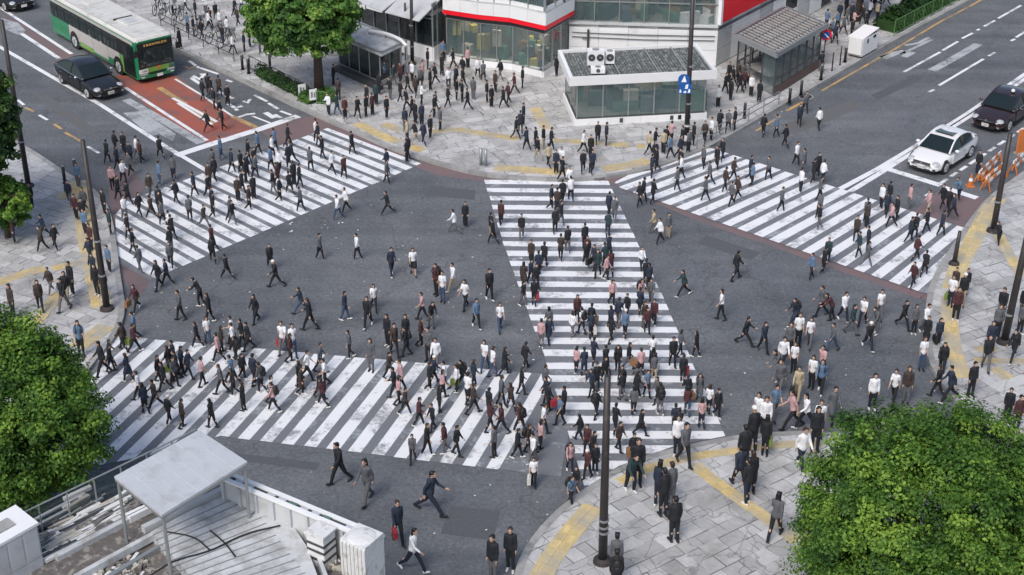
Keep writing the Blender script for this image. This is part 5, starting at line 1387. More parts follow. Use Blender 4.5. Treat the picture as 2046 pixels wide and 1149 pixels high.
# ---- parked bicycles behind the bus
def bicycle():
    t = thing('bicycle', '', 'bicycle', (0, 0, PAVE), 0, 'bicycles parked along the left road')
    for x in (-.5, .5):
        w = MB().tube([(x + .33 * math.cos(a), 0, .34 + .33 * math.sin(a)) for a in [2 * math.pi * i / 16 for i in range(17)]], .022, 6); wl = obj('wheel', w, 'rubber', t)
        sp_ = MB()
        for i in range(6): a = math.pi * i / 6; sp_.bar((x - .32 * math.cos(a), 0, .34 - .32 * math.sin(a)), (x + .32 * math.cos(a), 0, .34 + .32 * math.sin(a)), .008, .008)
        obj('spokes', sp_, 'frame', wl)
    f = MB()
    for a, b in (((-.5, 0, .34), (-.1, 0, .32)), ((-.5, 0, .34), (-.18, 0, .8)), ((-.1, 0, .32), (-.18, 0, .86)), ((-.1, 0, .32), (.36, 0, .82)), ((-.18, 0, .78), (.36, 0, .86)), ((.5, 0, .34), (.34, 0, .98))): f.tube([a, b], .022, 6)
    obj('bike_frame', f, 'frame_dark', t); obj('handlebar', MB().tube([(.2, -.26, 1.0), (.36, -.12, 1.0), (.36, .12, 1.0), (.2, .26, 1.0)], .018, 6), 'frame', t)
    obj('saddle', MB().ell((-.2, 0, .9), (.14, .08, .045)), 'black', t, True); obj('basket', MB().box((.6, 0, .82), (.3, .28, .22)), 'frame', t)
    return t
bk = bicycle(); first = True
for i, (x, y, l) in enumerate(((316, 26, 'bicycle parked highest up the left pavement above the bus roof'), (336, 34, 'bicycle second from the top of the parked row'), (356, 46, 'bicycle third from the top of the parked row'), 
                               (398, 66, 'parked bicycle past the midpoint of the low rail fence'), (430, 82, 'parked bicycle nearest the lower end of the low rail'), (452, 92, 'lowest parked bicycle, toward the dark kerb fence'))):
    o = bk if first else copy_tree(bk); first = False
    g = G(x, y, PAVE); o.location = (g.x, g.y, PAVE); o.rotation_euler = (0, 0, random.uniform(.6, 1.4)); o['label'] = l
# litter
lit = MB(); rr = random.Random(4)
for cx, cy, sx, sy, n in ((900, 580, 260, 120, 90), (330, 620, 120, 60, 50), (700, 480, 160, 60, 40), (1000, 1000, 300, 100, 40), (1600, 740, 200, 90, 60), (1550, 270, 120, 60, 30), (640, 455, 60, 25, 25), (1400, 980, 120, 60, 20), (1050, 620, 40, 80, 25)):
    for _ in range(n // 2):
        g = G(cx + rr.gauss(0, .6) * sx, cy + rr.gauss(0, .6) * sy, .015); s_ = rr.uniform(.02, .075); a = rr.random() * 6
        lit.poly([(g.x + s_ * rr.uniform(.4, 1) * math.cos(a + k * math.pi / 2), g.y + s_ * rr.uniform(.4, 1) * math.sin(a + k * math.pi / 2), .012 + rr.random() * .03) for k in range(4)], rr.choice([0, 0, 0, 1, 2]))
tag(obj('litter', lit, ['sign_white', 'frame', 'goods_0']), 'pale scraps of paper scattered over the asphalt', 'litter', kind='stuff')
mh = G(1609, 193, 0); dr = thing('drain_cover', 'round dark drain cover in the gutter near subway entrance', 'drain cover', (mh.x, mh.y, 0))
obj('lid', MB().tube([(0, 0, -.02), (0, 0, .012)], .36, 20), 'frame_dark', dr); obj('lid_ring', MB().tube([(0, 0, -.02), (0, 0, .009)], .43, 20), 'kerb', dr)
# ------------------------------------------------------------------ PEOPLE
TOPS = {'k': ('black-jacketed', (0.012, 0.014, 0.019)), 'n': ('navy-jacketed', (0.018, 0.027, 0.05)), 'w': ('white-shirted', (0.72, 0.73, 0.76)), 'g': ('grey-jacketed', (0.10, 0.105, 0.118)),
        'b': ('brown-jacketed', (0.045, 0.032, 0.028)), 'r': ('maroon-topped', (0.065, 0.022, 0.026)), 't': ('blue-shirted', (0.10, 0.17, 0.27)), 'p': ('pink-topped', (0.50, 0.31, 0.32)), 'y': ('beige-coated', (0.42, 0.35, 0.24)), 's': ('teal-jacketed', (0.02, 0.045, 0.052))}
BOTS = {'k': ('black trousers', (0.011, 0.013, 0.018)), 'n': ('navy trousers', (0.014, 0.019, 0.036)), 'j': ('blue jeans', (0.04, 0.075, 0.14)), 'g': ('grey trousers', (0.11, 0.11, 0.12)), 'y': ('beige trousers', (0.36, 0.30, 0.21)), 'S': ('a dark skirt', (0.016, 0.016, 0.02))}
for k, (n_, c) in TOPS.items(): M['top_' + k] = mat('top_' + n_.replace('-', '_'), c, 0.8, 0.15, 9)
for k, (n_, c) in BOTS.items(): M['bot_' + k] = mat('cloth_' + n_.replace(' ', '_'), c, 0.85, 0.15, 9)
M['hair_k'] = mat('black_hair', (0.010, 0.009, 0.009), 0.5, 0.2, 12); M['hair_b'] = mat('brown_hair', (0.035, 0.02, 0.013), 0.5, 0.2, 12); M['hat_w'] = mat('white_hat', (0.7, 0.69, 0.66), 0.8, 0.1, 9)
M['shoe_w'] = mat('white_shoe', (0.66, 0.65, 0.63), 0.6, 0.1, 9); M['shoe_k'] = mat('black_shoe', (0.014, 0.013, 0.013), 0.5, 0.1, 9)
M['bag_k'] = mat('black_bag', (0.013, 0.013, 0.014), 0.6, 0.2, 9); M['bag_r'] = mat('red_bag', (0.33, 0.03, 0.04), 0.6, 0.2, 9); M['bag_w'] = mat('pale_bag', (0.6, 0.58, 0.54), 0.7, 0.2, 9); M['bag_g'] = mat('green_bag', (0.16, 0.22, 0.05), 0.7, 0.2, 9); M['bag_t'] = mat('tan_bag', (0.25, 0.13, 0.06), 0.6, 0.2, 9)
M['eye'] = mat('eye', (0.02, 0.015, 0.012), 0.3)

def rad(a): return math.radians(a)
# hipL, kneeL, hipR, kneeR, armL swing, elbowL, armR swing, elbowR, lean
POSES = {'stand': (3, 3, -2, 4, 2, 10, -2, 12, 0), 'phone': (2, 2, -3, 5, 5, 15, 35, 85, 3), 'shift': (-4, 2, 9, 14, -6, 25, 4, 8, 1), 'walkA': (24, 6, -20, 14, -20, 15, 22, 25, 3), 'walkB': (-20, 14, 24, 6, 22, 25, -20, 15, 3),
         'strideA': (34, 8, -28, 22, -28, 20, 30, 35, 6), 'strideB': (-28, 22, 34, 8, 30, 35, -28, 20, 6), 'easyA': (15, 5, -12, 10, -12, 14, 14, 22, 2), 'easyB': (-12, 10, 15, 5, 14, 22, -12, 14, 2), 'passA': (6, 4, -2, 38, 6, 18, -4, 20, 3), 'carry': (18, 5, -15, 12, 12, 70, 16, 22, 3), 'bend': (12, 16, -8, 10, 30, 30, 25, 35, 24)}
def skel(pose):
    hl, kl, hr, kr, al, el, ar, er, ln = [rad(a) for a in pose]
    J = {}; J['pel'] = Vector((0, 0, .93))
    up = Vector((0, math.sin(ln), math.cos(ln))); fw = Vector((0, math.cos(ln), -math.sin(ln)))
    J['waist'] = J['pel'] + up * .16; J['chest'] = J['pel'] + up * .38; J['neck'] = J['pel'] + up * .54 + fw * .005
    J['head'] = J['neck'] + Vector((0, .03 + .5 * math.sin(ln * .4), .155)); 
    for s, n_, h, k in ((-1, 'L', hl, kl), (1, 'R', hr, kr)):
        J['hip' + n_] = J['pel'] + Vector((s * .088, 0, -.03))
        J['knee' + n_] = J['hip' + n_] + Vector((0, math.sin(h), -math.cos(h))) * .425
        J['ank' + n_] = J['knee' + n_] + Vector((s * .004, math.sin(h - k), -math.cos(h - k))) * .405
        tilt = max(-.7, min(.45, (h - k) * .9)) if abs(h - k) > .15 else 0
        J['toe' + n_] = J['ank' + n_] + Vector((s * .02, math.cos(tilt) * .145, math.sin(tilt) * .145 - .05)); J['heel' + n_] = J['ank' + n_] + Vector((0, -.05 * math.cos(tilt), -.055 - .03 * math.sin(tilt)))
    for s, n_, a, e in ((-1, 'L', al, el), (1, 'R', ar, er)):
        sh = J['chest'] + up * .10 + Vector((s * .152, 0, 0)); J['sh' + n_] = sh
        J['elb' + n_] = sh + Vector((s * .04, math.sin(a) * .285, -math.cos(a) * .285))
        J['wri' + n_] = J['elb' + n_] + Vector((-s * .01, math.sin(a + e), -math.cos(a + e))) * .25
        J['han' + n_] = J['wri' + n_] + Vector((-s * .012, math.sin(a + e + .15), -math.cos(a + e + .15))) * .085
    zmin = min(min(J['toe' + n_].z - .028, J['heel' + n_].z - .033) for n_ in 'LR')
    for k in J: J[k] = J[k] - Vector((0, 0, zmin))
    return J
def remesh(mb, name, vox, smooth=2):
    me = mb.mesh(name, [], False); o = bpy.data.objects.new('tmp', me); COL.objects.link(o)
    md = o.modifiers.new('r', 'REMESH'); md.mode = 'VOXEL'; md.voxel_size = vox; md.adaptivity = 0.0
    if smooth: s = o.modifiers.new('s', 'SMOOTH'); s.iterations = smooth; s.factor = .5
    dg = bpy.context.evaluated_depsgraph_get(); out = bpy.data.meshes.new_from_object(o.evaluated_get(dg)); out.name = name
    bpy.data.objects.remove(o); bpy.data.meshes.remove(me)
    out.polygons.foreach_set('use_smooth', [True] * len(out.polygons)); return out
def build_body(J, vox):
    m = MB(); up = (J['neck'] - J['pel']).normalized()
    m.ell(J['pel'] + Vector((0, 0, .02)), (.145, .105, .12)); m.cap(J['pel'], J['waist'], .12, .112); m.cap(J['waist'], J['chest'], .112, .125); m.ell(J['chest'] + up * .03, (.15, .102, .15)); m.cap(J['shL'], J['shR'], .058, .058)
    m.cap(J['chest'] + up * .1, J['neck'] + Vector((0, .01, .06)), .058, .052)
    h = J['head']; m.ell(h + Vector((0, -.005, .025)), (.076, .095, .10)); m.ell(h + Vector((0, .025, -.045)), (.056, .064, .066))
    m.cap(h + Vector((0, .085, .01)), h + Vector((0, .104, -.022)), .012, .016); m.cap(h + Vector((-.03, .078, -.062)), h + Vector((.03, .078, -.062)), .011, .011)
    for s in (-1, 1): m.ell(h + Vector((s * .078, -.005, .0)), (.014, .024, .034)); pass
    for s, n_ in ((-1, 'L'), (1, 'R')):
        m.cap(J['hip' + n_], J['knee' + n_], .085, .055); k = J['knee' + n_]; a = J['ank' + n_]; m.cap(k, a, .053, .036); m.ell(k.lerp(a, .3) + Vector((0, -.015, 0)), (.052, .055, .1))
        m.cap(J['heel' + n_] + Vector((0, .025, .014)), J['toe' + n_] + Vector((0, -.02, .012)), .022, .018); m.cap(a, J['heel' + n_] + Vector((0, .02, .02)), .034, .024)
        m.cap(J['sh' + n_], J['elb' + n_], .052, .040); m.cap(J['elb' + n_], J['wri' + n_], .040, .027)
        w, hd = J['wri' + n_], J['han' + n_]; d = (hd - w).normalized(); side = Vector((0, 1, 0)); side = (side - d * side.dot(d)).normalized(); pn = d.cross(side)
        m.cap(w.lerp(hd, .1), hd, .026, .026); m.ell(w.lerp(hd, .65) + side * .006, (.024, .036, .036))
        for i, l in enumerate((.062, .072, .066, .05)):                 # four fingers of unequal length, bent at the knuckle
            o = hd + side * (.033 - .022 * i); kn = o + d * l * .55 + pn * (-s * -.004); ti = kn + d * l * .42 + pn * (s * .016)
            m.cap(o - d * .02, kn, .0105, .0095, 0, 8); m.cap(kn, ti, .0095, .0085, 0, 8)
        o = w.lerp(hd, .35) + side * .03; m.cap(o, o + d * .035 + side * .022, .013, .011, 0, 8); m.cap(o + d * .035 + side * .022, o + d * .062 + side * .026 + pn * (s * .012), .011, .009, 0, 8)
    return remesh(m, 'body', vox)
def torso(m, J, ex, low):
    up = (J['neck'] - J['pel']).normalized()
    m.ell(J['pel'] + up * .02, (.15 + ex, .115 + ex, .12 + low)); m.cap(J['pel'], J['waist'], .122 + ex * .8, .118 + ex * .8); m.cap(J['waist'], J['chest'], .118 + ex * .8, .128 + ex * .6); m.ell(J['chest'] + up * .03, (.15 + ex, .108 + ex, .155 + ex * .5)); m.cap(J['shL'], J['shR'], .055 + ex * .7, .055 + ex * .7)
    m.cap(J['chest'] + up * .1, J['neck'] - up * .005, .075 + ex, .06 + ex)
def build_part(kind, J, vox):
    m = MB()
    if kind in ('jacket', 'tee', 'coat'):
        ex = .012 if kind == 'tee' else .022; torso(m, J, ex, .03 if kind == 'tee' else .07)
        for n_ in 'LR':
            e = J['elb' + n_]
            if kind == 'tee': m.cap(J['sh' + n_], J['sh' + n_].lerp(e, .72), .066, .06)
            else: m.cap(J['sh' + n_], e, .062, .052); m.cap(e, e.lerp(J['wri' + n_], .92), .052, .041)
        if kind == 'coat':
            for n_ in 'LR': m.cap(J['hip' + n_], J['hip' + n_].lerp(J['knee' + n_], .85), .125, .12)
            m.cap(J['pel'], (J['kneeL'] + J['kneeR']) / 2 + Vector((0, 0, .1)), .13, .13)
    elif kind == 'trousers':
        m.ell(J['pel'] + Vector((0, 0, .03)), (.152, .115, .11))
        for n_ in 'LR': k, a = J['knee' + n_], J['ank' + n_]; m.cap(J['hip' + n_], k, .098, .072); m.cap(k, a.lerp(k, .04), .072, .056)
    elif kind == 'skirt':
        m.ell(J['pel'] + Vector((0, 0, .04)), (.15, .115, .10)); mid = (J['kneeL'] + J['kneeR']) / 2
        for n_ in 'LR': m.cap(J['hip' + n_], J['hip' + n_].lerp(J['knee' + n_], .75), .115, .125)
        m.cap(J['pel'], mid + Vector((0, 0, .14)), .14, .16)
    elif kind in ('hair', 'long_hair', 'hat'):
        h = J['head']
        if kind == 'hat': m.ell(h + Vector((0, 0, .075)), (.092, .105, .075)); m.tube([h + Vector((0, .02, .05)), h + Vector((0, .02, .062))], .135, 18)
        else:
            m.ell(h + Vector((0, -.024, .047)), (.088, .098, .096)); m.ell(h + Vector((0, -.05, .0)), (.082, .07, .09)); m.cap(h + Vector((-.06, .03, .085)), h + Vector((.06, .03, .085)), .035, .035)
        if kind == 'long_hair':
            for s in (-1, 0, 1): m.cap(h + Vector((s * .055, -.05, .02)), h + Vector((s * .06, -.085, -.21)), .045, .032)
    elif kind[:4] == 'shoe':
        n_ = kind[-1]; m.cap(J['heel' + n_] + Vector((0, -.005, .012)), J['toe' + n_] + Vector((0, .012, .01)), .05, .043); m.cap(J['ank' + n_] + Vector((0, 0, -.01)), J['heel' + n_].lerp(J['toe' + n_], .4), .044, .04)
    return remesh(m, kind, vox, 2)
CACHE, SK = {}, {k: skel(p) for k, p in POSES.items()}
def pmesh(kind, pose, far=False):
    key = (kind, pose, far)
    if key not in CACHE:
        if kind == 'body':
            me = build_body(SK[pose], .05 if far else .0135); me.materials.append(M['skin'])
            if not far:
                me.materials.append(M['eye']); h = SK[pose]['head']
                ids = [p.index for p in me.polygons if min((p.center - (h + Vector((s * .031, .082, .012)))).length for s in (-1, 1)) < .009]
                for i in ids: me.polygons[i].material_index = 1
        else:
            me = build_part(kind, SK[pose], .05 if far else (.018 if 'shoe' in kind or 'hair' in kind or kind == 'hat' else .023)); me.materials.append(M['skin'])
        CACHE[key] = me
    return CACHE[key]
def pcolor(o, m):
    o.material_slots[0].link = 'OBJECT'; o.material_slots[0].material = M[m]
# positions read off the photograph: (x, y of the feet, upper garment, lower garment, pose, facing in degrees; '' = drawn at random)
PEOPLE = []
def P_(area_, s):
    for it in s.split():
        f = it.split(','); PEOPLE.append([area_, float(f[0]), float(f[1])] + (f[2:] + [''] * 4)[:4])
# open road inside the crossing; facing: 0 = away from the camera, 90 = towards the left, 180 = towards the camera
P_('road', '775,430,k,k,strideA,100 692,425,w,k,walkA,120 676,440,w,j,walkB,130 930,455,k,k,stand,180 908,468,w,g,strideB,80 985,490,k,k,walkA,60 541,540,k,k,walkA,200 553,574,k,k,strideB,110 603,626,n,j,strideA,100 '
   '783,552,n,n,walkB,200 826,551,w,S,walkA,190 748,620,w,k,strideA,190 736,654,k,k,walkB,170 512,645,k,k,walkA,150 455,560,k,k,strideA,60 402,612,k,k,bend,80 320,578,k,k,walkA,150 334,572,n,k,walkB,110 274,622,r,k,strideA,160 '
   '586,714,w,j,walkA,200 567,706,w,g,walkB,170 775,692,k,k,stand,150 789,712,b,k,walkA,200 812,692,k,k,shift,180 872,738,w,g,walkA,170 857,722,g,k,shift,150 969,742,w,j,walkB,160 952,656,t,k,walkA,200 999,662,w,j,walkB,190 '
   '885,604,w,j,stand,170 906,584,w,y,walkB,130 862,656,k,g,bend,200 872,590,r,k,stand,140 1365,592,s,k,strideA,110 1318,488,w,r,walkA,120 1334,478,g,y,stand,200 1306,470,y,g,walkB,90 1488,690,k,k,strideB,250 1524,704,n,k,walkA,200 '
   '1587,650,n,k,strideA,120 1598,692,w,k,stand,180 1611,694,w,g,walkA,160 1562,738,w,g,walkB,180 1584,746,w,k,stand,160 1640,632,g,k,walkA,100 1684,642,w,n,walkA,200 1660,640,r,k,bend,90 1722,650,w,n,walkB,150 1733,698,k,n,strideA,190 '
   '1756,638,w,g,walkA,170 1803,656,k,k,strideA,200 1826,668,g,k,stand,180 1853,690,k,k,stand,160 1868,692,n,k,shift,190 1846,668,w,g,walkA,200 1662,702,g,j,walkB,120 1840,740,w,t,stand,180 1750,668,g,g,bend,130 1700,668,s,g,walkA,220 '
   '1880,748,k,k,walkA,160 1526,872,w,k,stand,170 1512,858,w,g,walkB,150 1581,858,p,k,strideA,100 1609,856,w,k,strideB,110 1634,876,w,n,walkA,170 1661,846,g,k,walkB,190 1741,818,w,k,stand,180 1786,806,w,k,walkA,150 1806,806,b,g,stand,170 '
   '1556,790,g,g,walkA,150 1546,838,t,g,walkB,190 1620,776,w,k,stand,150 1638,786,t,k,walkA,160 1640,752,p,j,walkB,140 1592,800,y,y,walkA,160 1893,802,n,k,strideA,110 1873,796,k,k,walkB,80 1575,712,g,k,stand,170 1556,762,g,k,bend,110 '
   '860,1026,n,n,strideB,250 796,1086,n,k,walkA,200 826,1142,w,n,strideA,240 680,966,k,k,walkB,130 735,1005,g,b,walkA,150 1020,1140,k,k,stand,170 985,1162,k,g,stand,150 742,742,g,g,stand,170')
P_('left', '358,398,k,k 371,406,n,k 424,347,g,k 426,364,k,k 424,382,b,k 427,398,k,k 425,416,n,k 426,438,k,k 421,470,b,g 423,500,r,k 428,524,k,k 476,342,k,k 474,360,g,k 478,380,k,k 473,402,b,k 470,430,g,k 476,452,k,g 488,356,n,k 490,395,k,k 316,426,b,k 332,424,k,k '
   '323,460,g,k 326,480,k,k 331,508,k,g 338,536,g,k 262,478,k,k 268,512,k,k 286,538,g,g 250,455,w,g 272,440,k,k 258,402,k,b 447,334,t,j 500,330,k,k 512,346,k,n 520,360,g,k 536,338,t,k 552,352,k,k 566,372,k,k 578,368,r,k 586,384,k,k 566,392,k,k 548,412,k,k 600,420,g,k '
   '518,412,b,k 636,300,k,k 645,297,k,k 638,326,k,k 666,342,b,k 692,358,r,k 714,310,k,k 776,352,n,k 778,374,g,k 812,326,k,k 820,322,k,n 524,318,t,k 545,312,w,n 560,310,t,k 580,300,k,k 566,330,k,n 588,330,n,k 610,352,g,k 380,440,g,k 300,402,b,g 295,445,k,k 350,470,g,g 505,372,k,k 535,388,k,g')
P_('lower', '256,716,b,k 266,678,t,k 262,768,n,k 226,752,k,k 206,738,k,k 276,706,r,k 288,794,k,k 301,818,n,k 306,764,b,k 322,774,k,k 324,738,k,k 347,708,k,k 352,730,k,k 358,728,n,k 350,744,k,k 349,776,k,k 366,770,g,k 348,848,k,k 360,856,b,k 416,856,k,k 405,688,k,k 402,712,p,k 427,688,w,j '
   '431,728,k,k 446,690,b,k 461,688,w,k 468,680,w,k 486,698,k,k 499,698,k,k 441,740,b,k 451,728,g,k 458,766,t,k 474,752,k,k 496,728,k,k 503,744,k,k 522,718,g,k 517,742,r,k 552,798,k,r 543,758,g,k 575,728,r,k 592,728,w,k 607,778,b,k 600,790,k,k 652,802,k,k 645,796,r,k 662,722,w,k 640,744,g,k '
   '705,722,g,k 773,698,b,k 783,718,k,k 796,732,k,k 815,698,k,k 798,746,p,k 812,768,b,k 845,704,r,k 873,734,w,j 849,780,k,k 858,758,k,k 868,752,n,k 903,758,b,k 923,796,r,k 936,776,k,k 943,738,n,k 941,830,b,k 968,856,r,k 983,828,k,k 973,748,w,j 1010,740,k,k 1006,760,g,k 870,812,r,k 875,864,k,k 833,862,r,k '
   '998,864,r,k 833,922,g,k 845,908,k,k 936,906,k,k 983,896,g,k 885,900,r,g 1044,916,b,k 1085,898,p,k 1067,942,k,g 1062,962,w,k 1020,820,b,k 1040,866,r,k 1060,780,k,k 1056,752,k,k 1074,768,g,k 1078,804,n,k 1090,818,k,k 1110,834,k,k 1122,836,b,k 1083,866,w,k 1028,900,k,b')
P_('middle', '1122,372,k,k 1124,388,w,k 1119,404,k,k 1117,420,n,k 1114,436,b,k 1114,452,k,g 1112,472,k,k 1110,507,b,k 1124,500,k,g 1223,434,n,k 1222,472,s,n 1215,452,g,g 1159,507,k,k 1164,528,k,k 1152,527,r,k 1174,542,n,k 1222,527,n,k 1204,529,s,k 1197,566,s,k 1209,565,r,k 1224,548,g,k 1067,530,b,k 1082,537,k,k '
   '1064,555,n,k 1070,577,n,n 1078,578,k,k 1049,576,b,k 1275,577,k,k 1287,577,n,k 1281,555,w,n 1000,448,r,k 990,478,k,y 1054,615,k,g 1069,615,k,n 1232,612,r,k 1272,625,n,k 1285,612,r,w 1306,608,g,g 1244,650,k,k 1152,642,r,k 1142,677,k,k 1132,677,g,g 1164,675,k,k 1192,675,n,k 1209,657,b,k 1229,658,n,g 1222,682,k,k '
   '1244,675,b,k 1285,655,r,k 1273,655,b,g 1302,652,r,k 1084,675,g,k 1097,687,n,k 1082,695,p,g 1365,706,g,k 1345,732,k,k 1371,706,k,k 1374,776,k,k 1159,747,n,n 1144,737,p,k 1209,752,k,k 1199,752,k,k 1190,742,n,k 1224,750,k,p 1257,750,k,g 1275,750,r,k 1287,752,k,k 1302,732,w,k 1310,755,g,y 1189,795,n,k 1199,780,k,k '
   '1232,790,k,k 1242,800,k,g 1260,776,g,k 1272,800,k,k 1282,790,t,k 1310,800,g,p 1375,800,k,r 1390,792,g,t 1405,846,p,n 1422,836,k,k 1434,824,w,k 1367,872,n,k 1302,832,k,g 1375,822,r,r 1187,838,k,k 1276,830,g,k 1179,912,r,k 1184,932,r,k 1188,955,k,s 1260,912,k,p 1275,876,k,k 1355,888,k,k 1220,905,b,k 1205,930,k,k 1144,946,p,s 1139,972,k,g 1149,1010,k,k 1240,870,k,k 1165,866,k,k')
P_('right', '1318,352,k,k 1310,362,k,n 1296,398,k,k 1305,414,k,p 1285,408,k,k 1346,348,k,k 1340,366,b,k 1400,340,g,k 1426,318,k,n 1430,336,k,k 1414,360,g,k 1352,388,g,k 1476,352,b,k 1490,360,n,k 1432,376,b,k 1408,396,g,k 1472,394,b,k 1462,418,g,k 1495,372,k,k 1545,368,g,k 1582,380,g,k 1640,388,k,k 1638,366,k,k 1640,402,g,k 1641,436,g,k 1638,462,k,g '
   '1768,414,w,k 1784,404,k,k 1776,430,n,k 1786,440,k,b 1722,452,g,k 1740,466,b,k 1722,480,b,k 1702,506,s,k 1738,504,k,k 1733,536,g,b 1793,452,p,k 1836,424,p,g 1852,430,k,y 1840,456,k,k 1836,498,n,b 1835,520,r,k 1846,552,k,w 1832,566,r,k 1885,470,n,k 1635,532,s,k 1648,550,k,k 1820,470,k,k 1560,420,g,k')
P_('road', '420,645,k,k,easyA,90 362,640,g,k,easyB,120 930,618,w,k,walkA,150 978,600,k,k,easyA,200 845,640,p,k,walkB,100 1042,480,k,g,easyB,180 640,520,g,k,easyA,240 715,520,w,k,easyB,120 620,660,k,k,walkA,80 690,640,n,j,easyA,260 1440,640,w,k,easyB,90 1470,560,k,k,walkA,300 1620,560,t,k,easyA,120')
P_('corner', '1346,1082,k,k,stand,20 1325,1030,k,k,stand,20 1318,1010,n,n,shift,340 1335,1018,g,p,stand,30 1547,1076,g,k,walkB,330 1491,1006,k,n,shift,30 1478,976,n,k,walkA,20 1497,984,k,k,stand,10 1510,906,k,k,stand,20 1519,908,k,k,stand,350 1484,940,k,k,stand,10 1599,938,w,n,walkB,200 1627,900,k,k,stand,180 '
   '1230,1160,g,g,stand,350 1262,980,s,p,bend,200 1270,972,k,b,stand,180 1366,930,g,k,walkA,200 1352,912,w,t,stand,170 1230,1190,k,k,stand,0')
P_('leftpave', '90,478,n,k,strideA,110 86,504,b,k,walkB,140 182,528,n,k,walkA,150 190,560,n,k,walkB,170 103,588,b,g,walkA,160 82,620,b,k,walkA,200 130,622,k,g,walkB,160 146,590,k,k,stand,150 136,604,k,y,walkA,180 168,448,k,k,stand,180 154,440,r,k,stand,160 171,425,g,k,walkA,160 140,410,n,g,walkA,190 196,590,k,k,stand,170 164,712,t,k,stand,200 '
   '208,752,k,k,walkA,120 172,470,t,n,stand,170 210,430,k,k,stand,150 184,500,r,k,stand,150 30,488,r,k,stand,120 112,500,k,r,walkB,230 158,376,t,g,stand,180 52,410,k,k,stand,170 64,418,k,k,stand,200 0,640,r,k,stand,150 28,636,b,k,stand,150 222,470,s,k,stand,120 220,545,t,k,stand,150 212,600,k,k,shift,150')
P_('rightpave', '1926,592,k,k,stand,180 1913,612,k,y,stand,160 1908,640,r,k,stand,170 1905,612,w,n,stand,150 1968,740,k,g,walkA,170 2022,722,k,k,strideA,140 1976,706,n,n,walkA,160 1990,674,g,k,stand,170 1998,640,k,g,walkB,150 1993,492,k,k,bend,130 1938,792,k,k,stand,200 1906,590,b,g,stand,150 2010,842,k,k,stand,160 2028,862,r,k,stand,190 2036,668,g,k,stand,200 1952,350,k,n,stand,160 1914,402,t,n,bend,130 1890,424,k,k,walkA,150 1902,438,n,k,walkB,110 1884,420,k,k,walkA,130 2040,640,k,g,stand,170')
P_('plaza', '810,262 830,248,k,k 825,238,k,k 843,252,n,k 860,278,k,k 843,290,n,n 830,288,k,y 818,286,y,k 868,236,k,k 870,228,n,g 860,182,k,k 870,170,k,k 883,152,k,k 845,165,p,k 855,140,k,k 925,156,k,k 910,176,n,k 924,178,k,n 923,206,k,k 913,202,k,k 973,206,k,k 982,216,k,k 946,200,g,g 1006,218,k,k 1016,210,r,k 1000,162,k,g 955,158,w,w 734,214,k,k 752,210,s,k '
   '773,238,k,k 743,232,r,k 730,236,k,k 718,238,k,k 815,190,k,k 831,196,b,k 843,212,w,k 824,166,w,k 813,222,k,k 788,172,s,g 798,170,r,k 767,168,t,k 677,202,b,k 672,232,s,w 690,240,r,k 660,232,w,t 886,124,t,k 667,173,k,k 1112,154,k,k 1046,252,n,k 1040,268,n,k 1031,280,k,k 1056,302,n,k 1069,302,k,k 1075,322,k,y 1086,300,k,y 1098,302,k,k 1096,336,y,k 1111,348,n,k 1122,342,w,k 1123,362,k,k '
   '1168,348,k,n 1180,348,n,k 1165,308,w,k 1196,290,k,p 1209,292,n,k 1180,318,k,k 1309,332,k,n 1308,304,k,k 1325,308,y,k 1342,318,t,k 1354,318,n,k 1340,290,p,k 1375,306,g,k 1385,292,k,k 1407,288,b,k 1420,282,w,w 1437,266,k,k 1454,266,g,t 1467,262,k,k 1459,202,k,k 1448,190,k,k 1434,216,w,k 1464,176,k,k 1474,168,b,k 1486,182,r,k 1500,194,w,k 1516,206,k,k 1456,168,k,k 1478,188,k,k 1492,170,g,k 1330,300,k,k 1362,300,k,k 1296,310,y,k '
   '906,140,k,k 935,138,p,k 966,166,g,k 990,186,b,k 1028,190,r,k 1044,178,k,k 895,216,k,k 880,262,g,k 935,222,k,k 898,178,w,k 780,200,k,g 758,190,k,k 800,205,k,k 840,178,g,k 806,150,w,k')
P_('road2', '429,220,k,k 418,192,k,k 424,198,k,g 438,196,b,k 456,214,k,k 406,202,k,k 416,264,k,k 446,262,k,k 440,244,k,g 250,312,k,k 262,332,n,k 236,340,k,k 275,320,w,g 283,328,r,k 322,318,k,k 226,380,p,k 248,368,w,k 262,352,g,k 238,402,k,k 320,372,t,j 348,360,g,p 232,310,k,k 216,328,k,k 1608,226,g,k 1596,254,n,w 1524,274,k,k 1550,276,t,k 1635,262,w,k 1590,332,w,w 1605,346,g,g 1632,354,k,k 1568,296,k,k')
P_('far', '388,74 404,80 421,56 456,75 476,54 441,61 376,66 361,98 489,106 446,92 498,60 470,36 412,30 432,44 484,26 392,40 346,30 372,24 418,62 1700,46 1690,52 1712,40 1672,62 1684,70 1660,78 1650,60 1736,40 1722,50 1640,84 1668,88 1700,80 1744,28 1758,22 1770,12 1720,26 1690,30 1676,44 1655,90 1704,62 1730,62 1752,44 620,96 500,96 520,108 548,116 466,110 560,60 1634,110 1640,146')
pr = random.Random(17)
AREAH = {'left': 60, 'lower': 96, 'middle': 0, 'right': 115}
info = []
